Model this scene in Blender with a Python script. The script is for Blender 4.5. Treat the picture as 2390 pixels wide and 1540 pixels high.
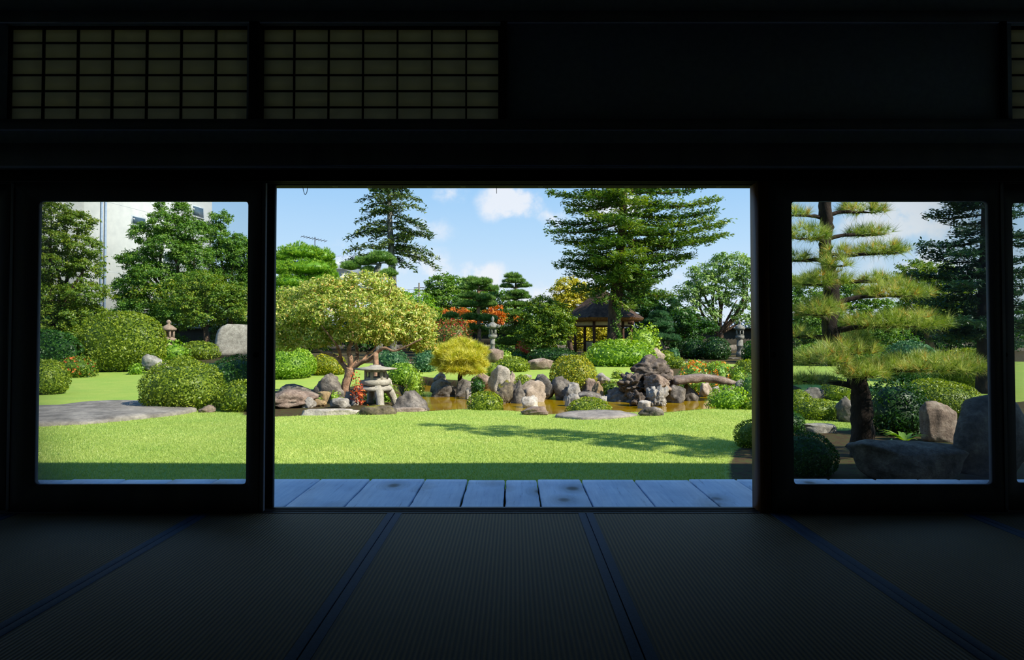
import bpy, bmesh, math, random
import numpy as np
from mathutils import Vector, noise as mnoise

for o in list(bpy.data.objects):
    bpy.data.objects.remove(o)
SC = bpy.context.scene
COL = SC.collection
RNG = np.random.default_rng(7)

# ------------------------------------------------------------------ camera
F, CX, HOR, CAMZ = 1600.0, 1198.0, 782.0, 1.45       # focal length / vanishing point in 2390x1540 pixels, eye height
PITCH = math.radians(1.3)
CY = HOR - F * math.tan(PITCH)
cam = bpy.data.cameras.new('camera')
cam.sensor_width = 36.0
cam.lens = F / 2390 * 36
cam.shift_x = -(CX - 1195) / 2390
cam.shift_y = -(770 - CY) / 2390
cam.clip_start, cam.clip_end = 0.05, 500
camo = bpy.data.objects.new('camera', cam)
camo.location = (0, 0, CAMZ)
camo.rotation_euler = (math.radians(90) + PITCH, 0, 0)
COL.objects.link(camo)
SC.camera = camo

# ------------------------------------------------------------------ view, sky, sun
vs = SC.view_settings
vs.view_transform = 'Standard'
vs.look = 'None'
vs.exposure = 0.0
vs.gamma = 1.0
vs.use_curve_mapping = False


def S(h):
    h = h.lstrip('#')
    c = [int(h[i:i + 2], 16) / 255 for i in (0, 2, 4)]
    return tuple((x / 12.92 if x <= .04045 else ((x + .055) / 1.055) ** 2.4) for x in c) + (1.0,)


def ray(px, py):
    dx, up = (px - CX) / F, (CY - py) / F
    return np.array([dx, math.cos(PITCH) - math.sin(PITCH) * up, math.sin(PITCH) + math.cos(PITCH) * up])


def at(px, py, Y):
    r = ray(px, py)
    t = Y / r[1]
    return np.array([r[0] * t, Y, CAMZ + r[2] * t])


def gnd(px, py, z=0.0):
    r = ray(px, py)
    t = (z - CAMZ) / r[2]
    return np.array([r[0] * t, r[1] * t, z])


W = bpy.data.worlds.new('sky')
SC.world = W
W.use_nodes = True
nt = W.node_tree
nt.nodes.clear()


class NT:
    """small helper to wire shader nodes"""
    def __init__(self, tree):
        self.t = tree

    def n(self, kind, **kw):
        nd = self.t.nodes.new(kind)
        for k, v in kw.items():
            if k.startswith('i_'):
                key = k[2:]
                key = int(key) if key.isdigit() else key.replace('_', ' ')
                nd.inputs[key].default_value = v
            else:
                setattr(nd, k, v)
        return nd

    def l(self, a, b):
        self.t.links.new(a, b)

    def ramp(self, fac, stops, interp='LINEAR'):
        r = self.n('ShaderNodeValToRGB')
        r.color_ramp.interpolation = interp
        e = r.color_ramp.elements
        while len(e) > 1:
            e.remove(e[-1])
        e[0].position, e[0].color = stops[0][0], stops[0][1]
        for p, c in stops[1:]:
            x = e.new(p)
            x.color = c
        if fac is not None:
            self.l(fac, r.inputs[0])
        return r

    def math(self, op, a, b=None, clamp=False):
        m = self.n('ShaderNodeMath', operation=op, use_clamp=clamp)
        for i, v in enumerate((a, b)):
            if v is None:
                continue
            if hasattr(v, 'links'):
                self.l(v, m.inputs[i])
            else:
                m.inputs[i].default_value = v
        return m.outputs[0]

    def mix(self, fac, a, b, typ='MIX'):
        m = self.n('ShaderNodeMix', data_type='RGBA', blend_type=typ)
        for sock, v in ((m.inputs[0], fac), (m.inputs[6], a), (m.inputs[7], b)):
            if hasattr(v, 'links'):
                self.l(v, sock)
            else:
                sock.default_value = v
        return m.outputs[2]


g = NT(nt)
tc = g.n('ShaderNodeTexCoord')
sep = g.n('ShaderNodeSeparateXYZ')
g.l(tc.outputs['Generated'], sep.inputs[0])
skyc = g.ramp(sep.outputs[2], [(0.0, S('#e2f0fb')), (0.06, S('#d6eafc')), (0.13, S('#bbdefc')), (0.22, S('#9dcdf9')),
                               (0.5, S('#7cb4f2')), (1.0, S('#4a8ae2'))])
# drifting cumulus: a few soft masks broken up by noise
cl = None
nz = g.n('ShaderNodeTexNoise', i_Scale=11.0, i_Detail=10.0, i_Roughness=0.6)
g.l(tc.outputs['Generated'], nz.inputs['Vector'])
for (px, py, w, amt) in [(1195, 470, 95, 1.0), (1125, 645, 75, 1.0), (1590, 660, 60, .7), (2085, 505, 130, 1.0), (2190, 525, 70, .8),
                         (1045, 445, 70, .6), (800, 590, 90, .5), (1290, 510, 60, .7), (1420, 480, 110, .8), (985, 635, 110, .75),
                         (2120, 640, 150, .8), (1300, 700, 150, .7), (1000, 530, 90, .4)]:
    r = ray(px, py)
    d = r / np.linalg.norm(r)
    vm = g.n('ShaderNodeVectorMath', operation='DISTANCE')
    mp = g.n('ShaderNodeVectorMath', operation='MULTIPLY')
    mp.inputs[1].default_value = (1, 1, 1.55)
    g.l(tc.outputs['Generated'], mp.inputs[0])
    vm.inputs[1].default_value = (d[0], d[1], d[2] * 1.55)
    g.l(mp.outputs[0], vm.inputs[0])
    m = g.math('MULTIPLY', vm.outputs['Value'], F / (w * 1.25))
    m = g.math('MULTIPLY', g.math('SUBTRACT', 1.0, m, True), amt)
    cl = m if cl is None else g.math('MAXIMUM', cl, m)
cn = g.math('MULTIPLY', cl, g.math('ADD', g.math('MULTIPLY', g.math('SUBTRACT', nz.outputs['Fac'], .5), 5.5), 1.0))
cf = g.ramp(cn, [(0.22, (0, 0, 0, 1)), (0.72, (1, 1, 1, 1))], 'EASE')
colr = g.mix(g.math('MULTIPLY', cf.outputs[0], 0.82), skyc.outputs[0], S('#f4f6fb'))
bg = g.n('ShaderNodeBackground', i_Strength=1.0)
g.l(colr, bg.inputs[0])
wo = g.n('ShaderNodeOutputWorld')
g.l(bg.outputs[0], wo.inputs[0])

SUN_EL, SUN_H = math.radians(40), (-0.88, 0.475)
sl = bpy.data.lights.new('sun', 'SUN')
sl.energy = 8.5
sl.angle = math.radians(0.55)
sl.color = (1.0, 0.93, 0.80)
so = bpy.data.objects.new('sun', sl)
sd = Vector((SUN_H[0] * math.cos(SUN_EL), SUN_H[1] * math.cos(SUN_EL), -math.sin(SUN_EL)))
so.rotation_euler = sd.to_track_quat('-Z', 'Y').to_euler()
so.location = (20, -10, 25)
COL.objects.link(so)

# ------------------------------------------------------------------ mesh helpers


def mk(name, V, quads=None, tris=None, mat=None, parent=None, origin=None, v=None, smooth=False):
    """one mesh object from arrays; V in world coordinates, origin = world position of the object / its thing"""
    V = np.asarray(V, dtype=np.float64).reshape(-1, 3)
    org = np.zeros(3) if origin is None else np.asarray(origin, float)
    V = V - org
    nq = 0 if quads is None else len(quads)
    ntr = 0 if tris is None else len(tris)
    me = bpy.data.meshes.new(name)
    me.vertices.add(len(V))
    me.vertices.foreach_set('co', V.astype(np.float32).ravel())
    idx, st, tot = [], [], []
    if nq:
        q = np.asarray(quads, dtype=np.int32).reshape(-1, 4)
        idx.append(q.ravel()); tot.append(np.full(nq, 4, np.int32))
    if ntr:
        t = np.asarray(tris, dtype=np.int32).reshape(-1, 3)
        idx.append(t.ravel()); tot.append(np.full(ntr, 3, np.int32))
    idx = np.concatenate(idx); tot = np.concatenate(tot)
    start = np.concatenate([[0], np.cumsum(tot)[:-1]]).astype(np.int32)
    me.loops.add(len(idx))
    me.loops.foreach_set('vertex_index', idx)
    me.polygons.add(len(tot))
    me.polygons.foreach_set('loop_start', start)
    me.polygons.foreach_set('loop_total', tot)
    if smooth:
        me.polygons.foreach_set('use_smooth', np.ones(len(tot), dtype=bool))
    if v is not None:
        a = me.attributes.new('v', 'FLOAT', 'POINT')
        a.data.foreach_set('value', np.asarray(v, np.float32))
    me.update(calc_edges=True)
    me.validate()
    o = bpy.data.objects.new(name, me)
    COL.objects.link(o)
    if mat is not None:
        me.materials.append(mat)
    if parent is not None:
        o.parent = parent
    else:
        o.location = org
    return o


def tag(o, label=None, cat=None, group=None, kind=None):
    if label: o['label'] = label
    if cat: o['category'] = cat
    if group: o['group'] = group
    if kind: o['kind'] = kind
    return o


def thing(name, label, cat, loc, group=None, kind=None):
    o = bpy.data.objects.new(name, None)
    o.empty_display_size = 0.1
    o.location = loc
    COL.objects.link(o)
    return tag(o, label, cat, group, kind)


class MB:
    """collects shapes, then becomes ONE mesh object"""
    def __init__(self):
        self.V, self.Q, self.T, self.n, self.vv = [], [], [], 0, []

    def add(self, V, Q=None, T=None, v=None):
        V = np.asarray(V, float).reshape(-1, 3)
        if Q is not None and len(Q): self.Q.append(np.asarray(Q, int).reshape(-1, 4) + self.n)
        if T is not None and len(T): self.T.append(np.asarray(T, int).reshape(-1, 3) + self.n)
        self.V.append(V)
        self.vv.append(np.full(len(V), .5) if v is None else np.asarray(v))
        self.n += len(V)
        return self

    def box(self, x0, x1, y0, y1, z0, z1):
        c = [(x, y, z) for z in (z0, z1) for y in (y0, y1) for x in (x0, x1)]
        return self.add(c, [(0, 2, 3, 1), (4, 5, 7, 6), (0, 1, 5, 4), (2, 6, 7, 3), (0, 4, 6, 2), (1, 3, 7, 5)])

    def tube(self, pts, rad, seg=8, jit=0.0, seed=0):
        V, Q, T = tube(pts, rad, seg, jit, seed)
        return self.add(V, Q, T)

    def lathe(self, prof, n, c=(0, 0, 0), rot=0.0, cap=True):
        V, Q, T = lathe(prof, n, c, rot, cap)
        return self.add(V, Q, T)

    def build(self, name, mat, parent=None, origin=None, smooth=False, v=False):
        return mk(name, np.concatenate(self.V), np.concatenate(self.Q) if self.Q else None,
                  np.concatenate(self.T) if self.T else None, mat, parent, origin,
                  np.concatenate(self.vv) if v else None, smooth)


def spline(pts, n=6):
    P = np.asarray(pts, float)
    if len(P) < 3:
        return np.array([P[0] + (P[-1] - P[0]) * t for t in np.linspace(0, 1, n + 1)])
    E = np.vstack([2 * P[0] - P[1], P, 2 * P[-1] - P[-2]])
    out = []
    for i in range(len(P) - 1):
        p0, p1, p2, p3 = E[i:i + 4]
        for t in np.linspace(0, 1, n, endpoint=False):
            out.append(.5 * ((2 * p1) + (-p0 + p2) * t + (2 * p0 - 5 * p1 + 4 * p2 - p3) * t ** 2 + (-p0 + 3 * p1 - 3 * p2 + p3) * t ** 3))
    out.append(P[-1])
    return np.array(out)


def tube(pts, rad, seg=8, jit=0.0, seed=0):
    P = np.asarray(pts, float)
    R = np.interp(np.linspace(0, 1, len(P)), np.linspace(0, 1, len(rad)), rad) if len(rad) != len(P) else np.asarray(rad, float)
    rg = np.random.default_rng(seed)
    T = np.gradient(P, axis=0)
    T /= np.linalg.norm(T, axis=1)[:, None] + 1e-9
    ref = np.array([0.0, 1, 0]) if abs(T[0][1]) < .9 else np.array([1.0, 0, 0])
    V = []
    a = np.linspace(0, 2 * math.pi, seg, endpoint=False)
    for p, t, r in zip(P, T, R):
        u = ref - t * ref.dot(t)
        u /= np.linalg.norm(u) + 1e-9
        w = np.cross(t, u)
        ref = u
        rr = r * (1 + jit * rg.normal(size=seg))
        V.append(p + np.cos(a)[:, None] * u * rr[:, None] + np.sin(a)[:, None] * w * rr[:, None])
    V = np.concatenate(V)
    n = len(P)
    Q = []
    for i in range(n - 1):
        for j in range(seg):
            k = (j + 1) % seg
            Q.append((i * seg + j, i * seg + k, (i + 1) * seg + k, (i + 1) * seg + j))
    V = np.vstack([V, P[0], P[-1]])
    c0, c1 = n * seg, n * seg + 1
    Tt = []
    for j in range(seg):
        k = (j + 1) % seg
        Tt.append((c0, k, j))
        Tt.append((c1, (n - 1) * seg + j, (n - 1) * seg + k))
    return V, np.array(Q), np.array(Tt)


def lathe(prof, n, c=(0, 0, 0), rot=0.0, cap=True):
    a = np.linspace(0, 2 * math.pi, n, endpoint=False) + rot
    V = []
    for r, z in prof:
        V.append(np.stack([np.cos(a) * r + c[0], np.sin(a) * r + c[1], np.full(n, z + c[2])], 1))
    V = np.concatenate(V)
    Q = []
    for i in range(len(prof) - 1):
        for j in range(n):
            k = (j + 1) % n
            Q.append((i * n + j, i * n + k, (i + 1) * n + k, (i + 1) * n + j))
    T = []
    if cap:
        V = np.vstack([V, [c[0], c[1], prof[0][1] + c[2]], [c[0], c[1], prof[-1][1] + c[2]]])
        b, t = len(prof) * n, len(prof) * n + 1
        for j in range(n):
            k = (j + 1) % n
            T.append((b, k, j))
            T.append((t, (len(prof) - 1) * n + j, (len(prof) - 1) * n + k))
    return V, np.array(Q), np.array(T)


_ico = {}


def ico(sub):
    if sub not in _ico:
        bm = bmesh.new()
        bmesh.ops.create_icosphere(bm, subdivisions=sub, radius=1)
        bm.verts.ensure_lookup_table()
        V = np.array([v.co[:] for v in bm.verts])
        T = np.array([[v.index for v in f.verts] for f in bm.faces])
        bm.free()
        _ico[sub] = (V, T)
    return _ico[sub]


def wob(D, seed, k=3.0, n=7):
    """cheap smooth noise on points, about -1..1"""
    rg = np.random.default_rng(seed)
    s = 0
    for i in range(n):
        kv = rg.normal(size=3) * k * (0.6 + 0.25 * i)
        s = s + np.sin(D @ kv + rg.uniform(0, 6.28)) / (1 + .35 * i)
    return s / 2.6


def unit(a):
    return a / (np.linalg.norm(a, axis=-1, keepdims=True) + 1e-9)


def leaves(P, N, L, Wd, rg, jit=.55, T=None, fold=.18):
    """one small folded leaf (a quad of two facets) at every point"""
    n = len(P)
    N = unit(N + rg.normal(size=(n, 3)) * jit)
    R = rg.normal(size=(n, 3)) if T is None else T + rg.normal(size=(n, 3)) * .35
    Tn = unit(R - N * (R * N).sum(1)[:, None])
    B = np.cross(N, Tn)
    l = (L * rg.uniform(.65, 1.35, n))[:, None]
    w = (Wd * rg.uniform(.7, 1.3, n))[:, None]
    V = np.empty((n, 4, 3))
    V[:, 0] = P - Tn * l * .5
    V[:, 1] = P + B * w * .5 + N * l * fold - Tn * l * .05
    V[:, 2] = P + Tn * l * .5
    V[:, 3] = P - B * w * .5 + N * l * fold - Tn * l * .05
    Q = np.arange(n * 4).reshape(n, 4)
    v = np.repeat(rg.uniform(0, 1, n), 4)
    return V.reshape(-1, 3), Q, v


def needles(P, N, nper, L, Wd, rg, spread=.7):
    """tufts of thin needles (one slim triangle each)"""
    n = len(P) * nper
    tv = np.repeat(rg.uniform(0, 1, len(P)), nper)
    P = np.repeat(P, nper, 0)
    N = np.repeat(N, nper, 0)
    D = unit(N + rg.normal(size=(n, 3)) * spread)
    S_ = unit(np.cross(D, rg.normal(size=(n, 3))))
    l = (L * rg.uniform(.7, 1.25, n))[:, None]
    V = np.empty((n, 3, 3))
    V[:, 0] = P + S_ * Wd * .5
    V[:, 1] = P - S_ * Wd * .5
    V[:, 2] = P + D * l
    T = np.arange(n * 3).reshape(n, 3)
    v = np.repeat(np.clip(tv + rg.normal(size=n) * .12, 0, 1), 3)
    return V.reshape(-1, 3), T, v


# ------------------------------------------------------------------ materials
def newmat(name):
    m = bpy.data.materials.new(name)
    m.use_nodes = True
    m.node_tree.nodes.clear()
    return m, NT(m.node_tree)


def leafmat(name, stops, rough=.45, trans=.35, spec=.4):
    m, g = newmat(name)
    at_ = g.n('ShaderNodeAttribute', attribute_name='v')
    st = [(i / (len(stops) - 1), S(c)) for i, c in enumerate(stops)] if isinstance(stops[0], str) else [(p, S(c)) for p, c in stops]
    r = g.ramp(at_.outputs['Fac'], st)
    p = g.n('ShaderNodeBsdfPrincipled', i_Roughness=rough)
    p.inputs['Specular IOR Level'].default_value = spec
    g.l(r.outputs[0], p.inputs['Base Color'])
    t = g.n('ShaderNodeBsdfTranslucent')
    hs = g.n('ShaderNodeHueSaturation', i_Saturation=1.15, i_Value=1.25, i_Hue=.49)
    g.l(r.outputs[0], hs.inputs['Color'])
    g.l(hs.outputs[0], t.inputs[0])
    mx = g.n('ShaderNodeMixShader', i_0=trans)
    g.l(p.outputs[0], mx.inputs[1]); g.l(t.outputs[0], mx.inputs[2])
    o = g.n('ShaderNodeOutputMaterial')
    g.l(mx.outputs[0], o.inputs[0])
    return m


def simplemat(name, c1, c2, scale=8, rough=.8, bump=.3, bscale=None, detail=6, stretch=None, spec=.3, c3=None, coord='Object', lo=.35, hi=.68):
    m, g = newmat(name)
    tc = g.n('ShaderNodeTexCoord')
    vec = tc.outputs[coord]
    if stretch:
        mp = g.n('ShaderNodeMapping')
        mp.inputs['Scale'].default_value = stretch
        g.l(vec, mp.inputs[0]); vec = mp.outputs[0]
    nz = g.n('ShaderNodeTexNoise', i_Scale=scale, i_Detail=detail, i_Roughness=.6)
    g.l(vec, nz.inputs['Vector'])
    st = [(lo, S(c1)), (hi, S(c2))]
    if c3: st.append((hi + .1, S(c3)))
    r = g.ramp(nz.outputs['Fac'], st)
    p = g.n('ShaderNodeBsdfPrincipled', i_Roughness=rough)
    p.inputs['Specular IOR Level'].default_value = spec
    g.l(r.outputs[0], p.inputs['Base Color'])
    if bump:
        n2 = g.n('ShaderNodeTexNoise', i_Scale=bscale or scale * 3, i_Detail=8, i_Roughness=.65)
        g.l(vec, n2.inputs['Vector'])
        b = g.n('ShaderNodeBump', i_Strength=bump, i_Distance=.03)
        g.l(n2.outputs['Fac'], b.inputs['Height'])
        g.l(b.outputs[0], p.inputs['Normal'])
    o = g.n('ShaderNodeOutputMaterial')
    g.l(p.outputs[0], o.inputs[0])
    return m


def rockmat(name, cdark, cmid, clight, moss=None, mossamt=.0, scale=5.0):
    m, g = newmat(name)
    tc = g.n('ShaderNodeTexCoord')
    oi = g.n('ShaderNodeObjectInfo')
    ad = g.n('ShaderNodeVectorMath', operation='ADD')
    g.l(tc.outputs['Object'], ad.inputs[0]); g.l(oi.outputs['Location'], ad.inputs[1])
    n1 = g.n('ShaderNodeTexNoise', i_Scale=scale, i_Detail=10, i_Roughness=.7)
    n2 = g.n('ShaderNodeTexNoise', i_Scale=scale * 5, i_Detail=8, i_Roughness=.7)
    for n_ in (n1, n2): g.l(ad.outputs[0], n_.inputs['Vector'])
    r = g.ramp(n1.outputs['Fac'], [(.3, S(cdark)), (.5, S(cmid)), (.72, S(clight))])
    r2 = g.ramp(n2.outputs['Fac'], [(.35, (.55, .55, .55, 1)), (.6, (1, 1, 1, 1))])
    c = g.mix(.75, r.outputs[0], r2.outputs[0], 'MULTIPLY')
    if moss:
        ge = g.n('ShaderNodeNewGeometry')
        sp = g.n('ShaderNodeSeparateXYZ'); g.l(ge.outputs['Normal'], sp.inputs[0])
        mm = g.math('ADD', g.math('MULTIPLY', sp.outputs[2], .5), g.math('MULTIPLY', n1.outputs['Fac'], 1.1))
        mr = g.ramp(mm, [(1.02 - mossamt, (0, 0, 0, 1)), (1.18 - mossamt, (1, 1, 1, 1))])
        c = g.mix(mr.outputs[0], c, S(moss))
    p = g.n('ShaderNodeBsdfPrincipled', i_Roughness=.85)
    p.inputs['Specular IOR Level'].default_value = .25
    g.l(c, p.inputs['Base Color'])
    b = g.n('ShaderNodeBump', i_Strength=.6, i_Distance=.05)
    g.l(n2.outputs['Fac'], b.inputs['Height']); g.l(b.outputs[0], p.inputs['Normal'])
    o = g.n('ShaderNodeOutputMaterial'); g.l(p.outputs[0], o.inputs[0])
    return m


M = {}
LF = {
    'azalea': ['#46601a', '#788e22', '#a8b43e'],
    'bright': ['#527c1a', '#7ca42c', '#a8c44e'],
    'lime': ['#648c22', '#94b43a', '#bcd060'],
    'yellow': ['#5a7418', '#8c9422', '#c4b830'],
    'dark': ['#1d3d14', '#315a1e', '#4d7a2a'],
    'deep': ['#16300f', '#24481a', '#3c6426'],
    'juniper': ['#27502e', '#477448', '#74996a'],
    'pine': [(0, '#5a7a28'), (.5, '#9ab04c'), (.92, '#d2d884'), (1, '#d0a050')],
    'pineyel': ['#9aa628', '#ccc848', '#ece880'],
    'pinegrn': ['#3a6428', '#669040', '#98b464'],
    'pod': ['#4a801c', '#78a42c', '#a6c44a'],
    'maple': ['#3c5c1c', '#668426', '#98a034'],
    'maple2': ['#3a6020', '#688a28', '#a3a83a'],
    'green': ['#36601e', '#5c862e', '#90ac48'],
    'plum': [(0, '#587a24'), (.3, '#8ba43a'), (.62, '#b8c05a'), (.88, '#dcdc8c'), (1, '#c8963c')],
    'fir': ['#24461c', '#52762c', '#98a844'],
    'firshade': ['#142a20', '#22402c', '#3a5a36'],  # shade on the fir behind the black pine, put into its leaf colour
    'deodar': ['#243f22', '#45602e', '#7a8844'],
    'camphor': ['#466f30', '#7a9e50', '#b6ca80'],
    'gold': ['#8c9a2a', '#bcb83c', '#dccb58'],
    'orange': ['#a8581c', '#d47a2a', '#c8a03a'],
    'redbush': [(0, '#4a6a24'), (.5, '#7a7a30'), (.75, '#b0503c'), (1, '#cf5a50')],
    'redleaf': ['#b04030', '#d8643a', '#d8903c'],
    'lily': ['#e07818', '#f0962a', '#f5b040'],
    'blade': ['#5a8a30', '#86b048', '#b0cc6c'],
    'ivy': ['#3a6a20', '#62922e', '#93b84c'],
}
for k, s in LF.items():
    M[k] = leafmat('leaf_' + k, s, trans=.28 if k in ('fir', 'firshade', 'deodar', 'pine', 'deep') else .36)
M['bark'] = simplemat('bark', '#2a1f18', '#6b5746', 9, .9, .9, 24, stretch=(1, 1, .35))
M['barkred'] = simplemat('bark_reddish', '#6a4e3c', '#b8967a', 8, .9, .9, 22, c3='#a89880')
M['barkdark'] = simplemat('bark_dark', '#14100e', '#3a2e26', 9, .95, 1.0, 22, stretch=(1, 1, .4))
M['barkgrey'] = simplemat('bark_grey', '#3a3a34', '#84847a', 7, .9, .8, 20, stretch=(1, 1, .4), c3='#9aa088')
M['rock'] = rockmat('rock_grey', '#5c5954', '#9a958b', '#c6c0b3')
M['rockpale'] = rockmat('rock_pale', '#8a8478', '#b8b0a2', '#d8d2c4')
M['rockbrown'] = rockmat('rock_brown', '#4c4038', '#8a786a', '#b5a898')
M['rockdark'] = rockmat('rock_dark', '#383531', '#6e6860', '#a59e92')
M['rockpile'] = rockmat('rock_volcanic', '#2a2521', '#5e544b', '#968a7d')
M['rockwarm'] = rockmat('rock_warm', '#5a4a34', '#94805e', '#b89c70')
M['rockmoss'] = rockmat('rock_moss', '#3a352c', '#6b6252', '#94886c', '#6e6a22', .06)
M['rockslab'] = rockmat('rock_slab', '#5c5650', '#8c857c', '#b0a89c', scale=2.2)
M['rocktan'] = rockmat('rock_tan', '#75685a', '#a0917f', '#c0b2a0')
M['stone'] = rockmat('cut_stone', '#8c877a', '#aea898', '#cac4b4', scale=9)
M['stonegrey'] = rockmat('cut_stone_grey', '#5e5e58', '#85857d', '#a5a59b', '#6c7440', -.05, scale=9)
M['stonepink'] = rockmat('cut_stone_pinkish', '#7a6858', '#a08b78', '#b8a693', scale=9)
M['blackwood'] = simplemat('aged_dark_wood', '#1d1a19', '#2b2522', 6, .55, .15, 30, stretch=(1, 1, .2), spec=.3)
M['framewood'] = simplemat('door_frame_wood', '#5c5e68', '#6e6e78', 6, .6, .15, 30, stretch=(1, 1, .2), spec=.25)
M['brownwood'] = simplemat('brown_wood', '#4a2e1a', '#7a5028', 6, .5, .2, 30, stretch=(3, 3, .3), spec=.3)
M['postwood'] = simplemat('pavilion_wood', '#3a2618', '#5c3f2a', 6, .8, .2, 30)
M['shadewood'] = simplemat('shade_dark_wood', '#0c0a09', '#14110f', 6, .7, .1, 30, spec=.1)  # aged wood darkened further; shade under lintel and beam put into the colour
M['plaster'] = simplemat('grey_plaster', '#8e9cb2', '#9caabe', 30, .95, .1, 80, spec=.1)
M['palewall'] = simplemat('sand_plaster', '#c2c0b8', '#d0cec6', 30, .95, .1, 80, spec=.1)
M['ceil'] = simplemat('ceiling_board', '#5c5650', '#6e665e', 3, .9, .1, 20, stretch=(.2, 4, 1), spec=.1)
M['soil'] = simplemat('soil', '#2e2216', '#5a4630', 4, .95, .6, 40)
M['iron'] = simplemat('dark_iron', '#151515', '#242424', 20, .6, 0)
M['cream'] = simplemat('cream_plaster', '#d4bc88', '#e8d4a4', 5, .9, .1, 40)
M['thatch'] = simplemat('thatch', '#2c221c', '#5c4838', 5, .95, 1.0, 26, stretch=(1, 1, .5))
M['thatchedge'] = simplemat('thatch_edge', '#6b4a28', '#a8783e', 9, .95, .5, 40)
M['whitewall'] = simplemat('white_render', '#a6aaa8', '#b2b5b2', 1.5, .9, .05, 30)
M['greypipe'] = simplemat('grey_pipe', '#7f92a8', '#93a5b8', 4, .5, 0)
M['winframe'] = simplemat('window_frame', '#9aa4a8', '#b0b8bc', 4, .5, 0)
M['darkglass'] = simplemat('dark_glass', '#2a3a44', '#4a5c66', .6, .12, 0, spec=.7)
M['wallplaster'] = simplemat('garden_wall', '#36342c', '#4a473d', 4, .95, .2, 30)
M['tile'] = simplemat('roof_tile', '#727e8a', '#9ca8b4', 6, .5, .1, 30, spec=.4)
M['paint'] = simplemat('white_paint', '#c8c8c0', '#dcdcd4', 6, .7, 0)
M['soilpale'] = simplemat('pale_gravel', '#a89878', '#c8b898', 12, .95, .3, 60)


def m_glass():
    m, g = newmat('window_glass')
    tr = g.n('ShaderNodeBsdfTransparent'); tr.inputs[0].default_value = (.94, .96, .96, 1)
    gl = g.n('ShaderNodeBsdfGlossy', i_Roughness=.02)
    lw = g.n('ShaderNodeLayerWeight', i_Blend=.5)
    fr = g.math('ADD', g.math('MULTIPLY', g.math('POWER', lw.outputs['Facing'], 5.0), .9), .035)
    mx = g.n('ShaderNodeMixShader')
    g.l(fr, mx.inputs[0]); g.l(tr.outputs[0], mx.inputs[1]); g.l(gl.outputs[0], mx.inputs[2])
    o = g.n('ShaderNodeOutputMaterial'); g.l(mx.outputs[0], o.inputs[0])
    return m


def m_paper():
    m, g = newmat('aged_shoji_paper')
    tc = g.n('ShaderNodeTexCoord')
    n1 = g.n('ShaderNodeTexNoise', i_Scale=3.0, i_Detail=5.0); g.l(tc.outputs['Object'], n1.inputs['Vector'])
    r = g.ramp(n1.outputs['Fac'], [(.3, (.41, .365, .27, 1)), (.7, (.48, .425, .315, 1))])
    d = g.n('ShaderNodeBsdfDiffuse'); t = g.n('ShaderNodeBsdfTranslucent')
    g.l(r.outputs[0], d.inputs[0]); g.l(r.outputs[0], t.inputs[0])
    mx = g.n('ShaderNodeMixShader', i_0=.5)
    g.l(d.outputs[0], mx.inputs[1]); g.l(t.outputs[0], mx.inputs[2])
    o = g.n('ShaderNodeOutputMaterial'); g.l(mx.outputs[0], o.inputs[0])
    return m


def m_tatami():
    m, g = newmat('rush_weave')
    tc = g.n('ShaderNodeTexCoord')
    sp = g.n('ShaderNodeSeparateXYZ'); g.l(tc.outputs['Object'], sp.inputs[0])
    rib = g.math('SINE', g.math('MULTIPLY', sp.outputs[0], 2 * math.pi / .0165))
    rib = g.math('ADD', g.math('MULTIPLY', rib, .5), .5)
    st = g.n('ShaderNodeTexNoise', i_Scale=1.0, i_Detail=4.0, i_Roughness=.7)
    mp = g.n('ShaderNodeMapping'); mp.inputs['Scale'].default_value = (60, 260, 1)
    g.l(tc.outputs['Object'], mp.inputs[0]); g.l(mp.outputs[0], st.inputs['Vector'])
    n2 = g.n('ShaderNodeTexNoise', i_Scale=2.5, i_Detail=4.0); g.l(tc.outputs['Object'], n2.inputs['Vector'])
    c = g.mix(g.math('MULTIPLY', rib, .85), S('#3d2f18'), S('#86683c'))
    c = g.mix(.55, c, g.ramp(st.outputs['Fac'], [(.3, (.55, .55, .55, 1)), (.7, (1, 1, 1, 1))]).outputs[0], 'MULTIPLY')
    c = g.mix(.5, c, g.ramp(n2.outputs['Fac'], [(.3, (.75, .75, .75, 1)), (.7, (1, 1, 1, 1))]).outputs[0], 'MULTIPLY')
    p = g.n('ShaderNodeBsdfPrincipled', i_Roughness=.7); p.inputs['Specular IOR Level'].default_value = .2
    g.l(c, p.inputs['Base Color'])
    b = g.n('ShaderNodeBump', i_Strength=.8, i_Distance=.004)
    g.l(g.math('ADD', rib, g.math('MULTIPLY', st.outputs['Fac'], .6)), b.inputs['Height']); g.l(b.outputs[0], p.inputs['Normal'])
    o = g.n('ShaderNodeOutputMaterial'); g.l(p.outputs[0], o.inputs[0])
    return m


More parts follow.
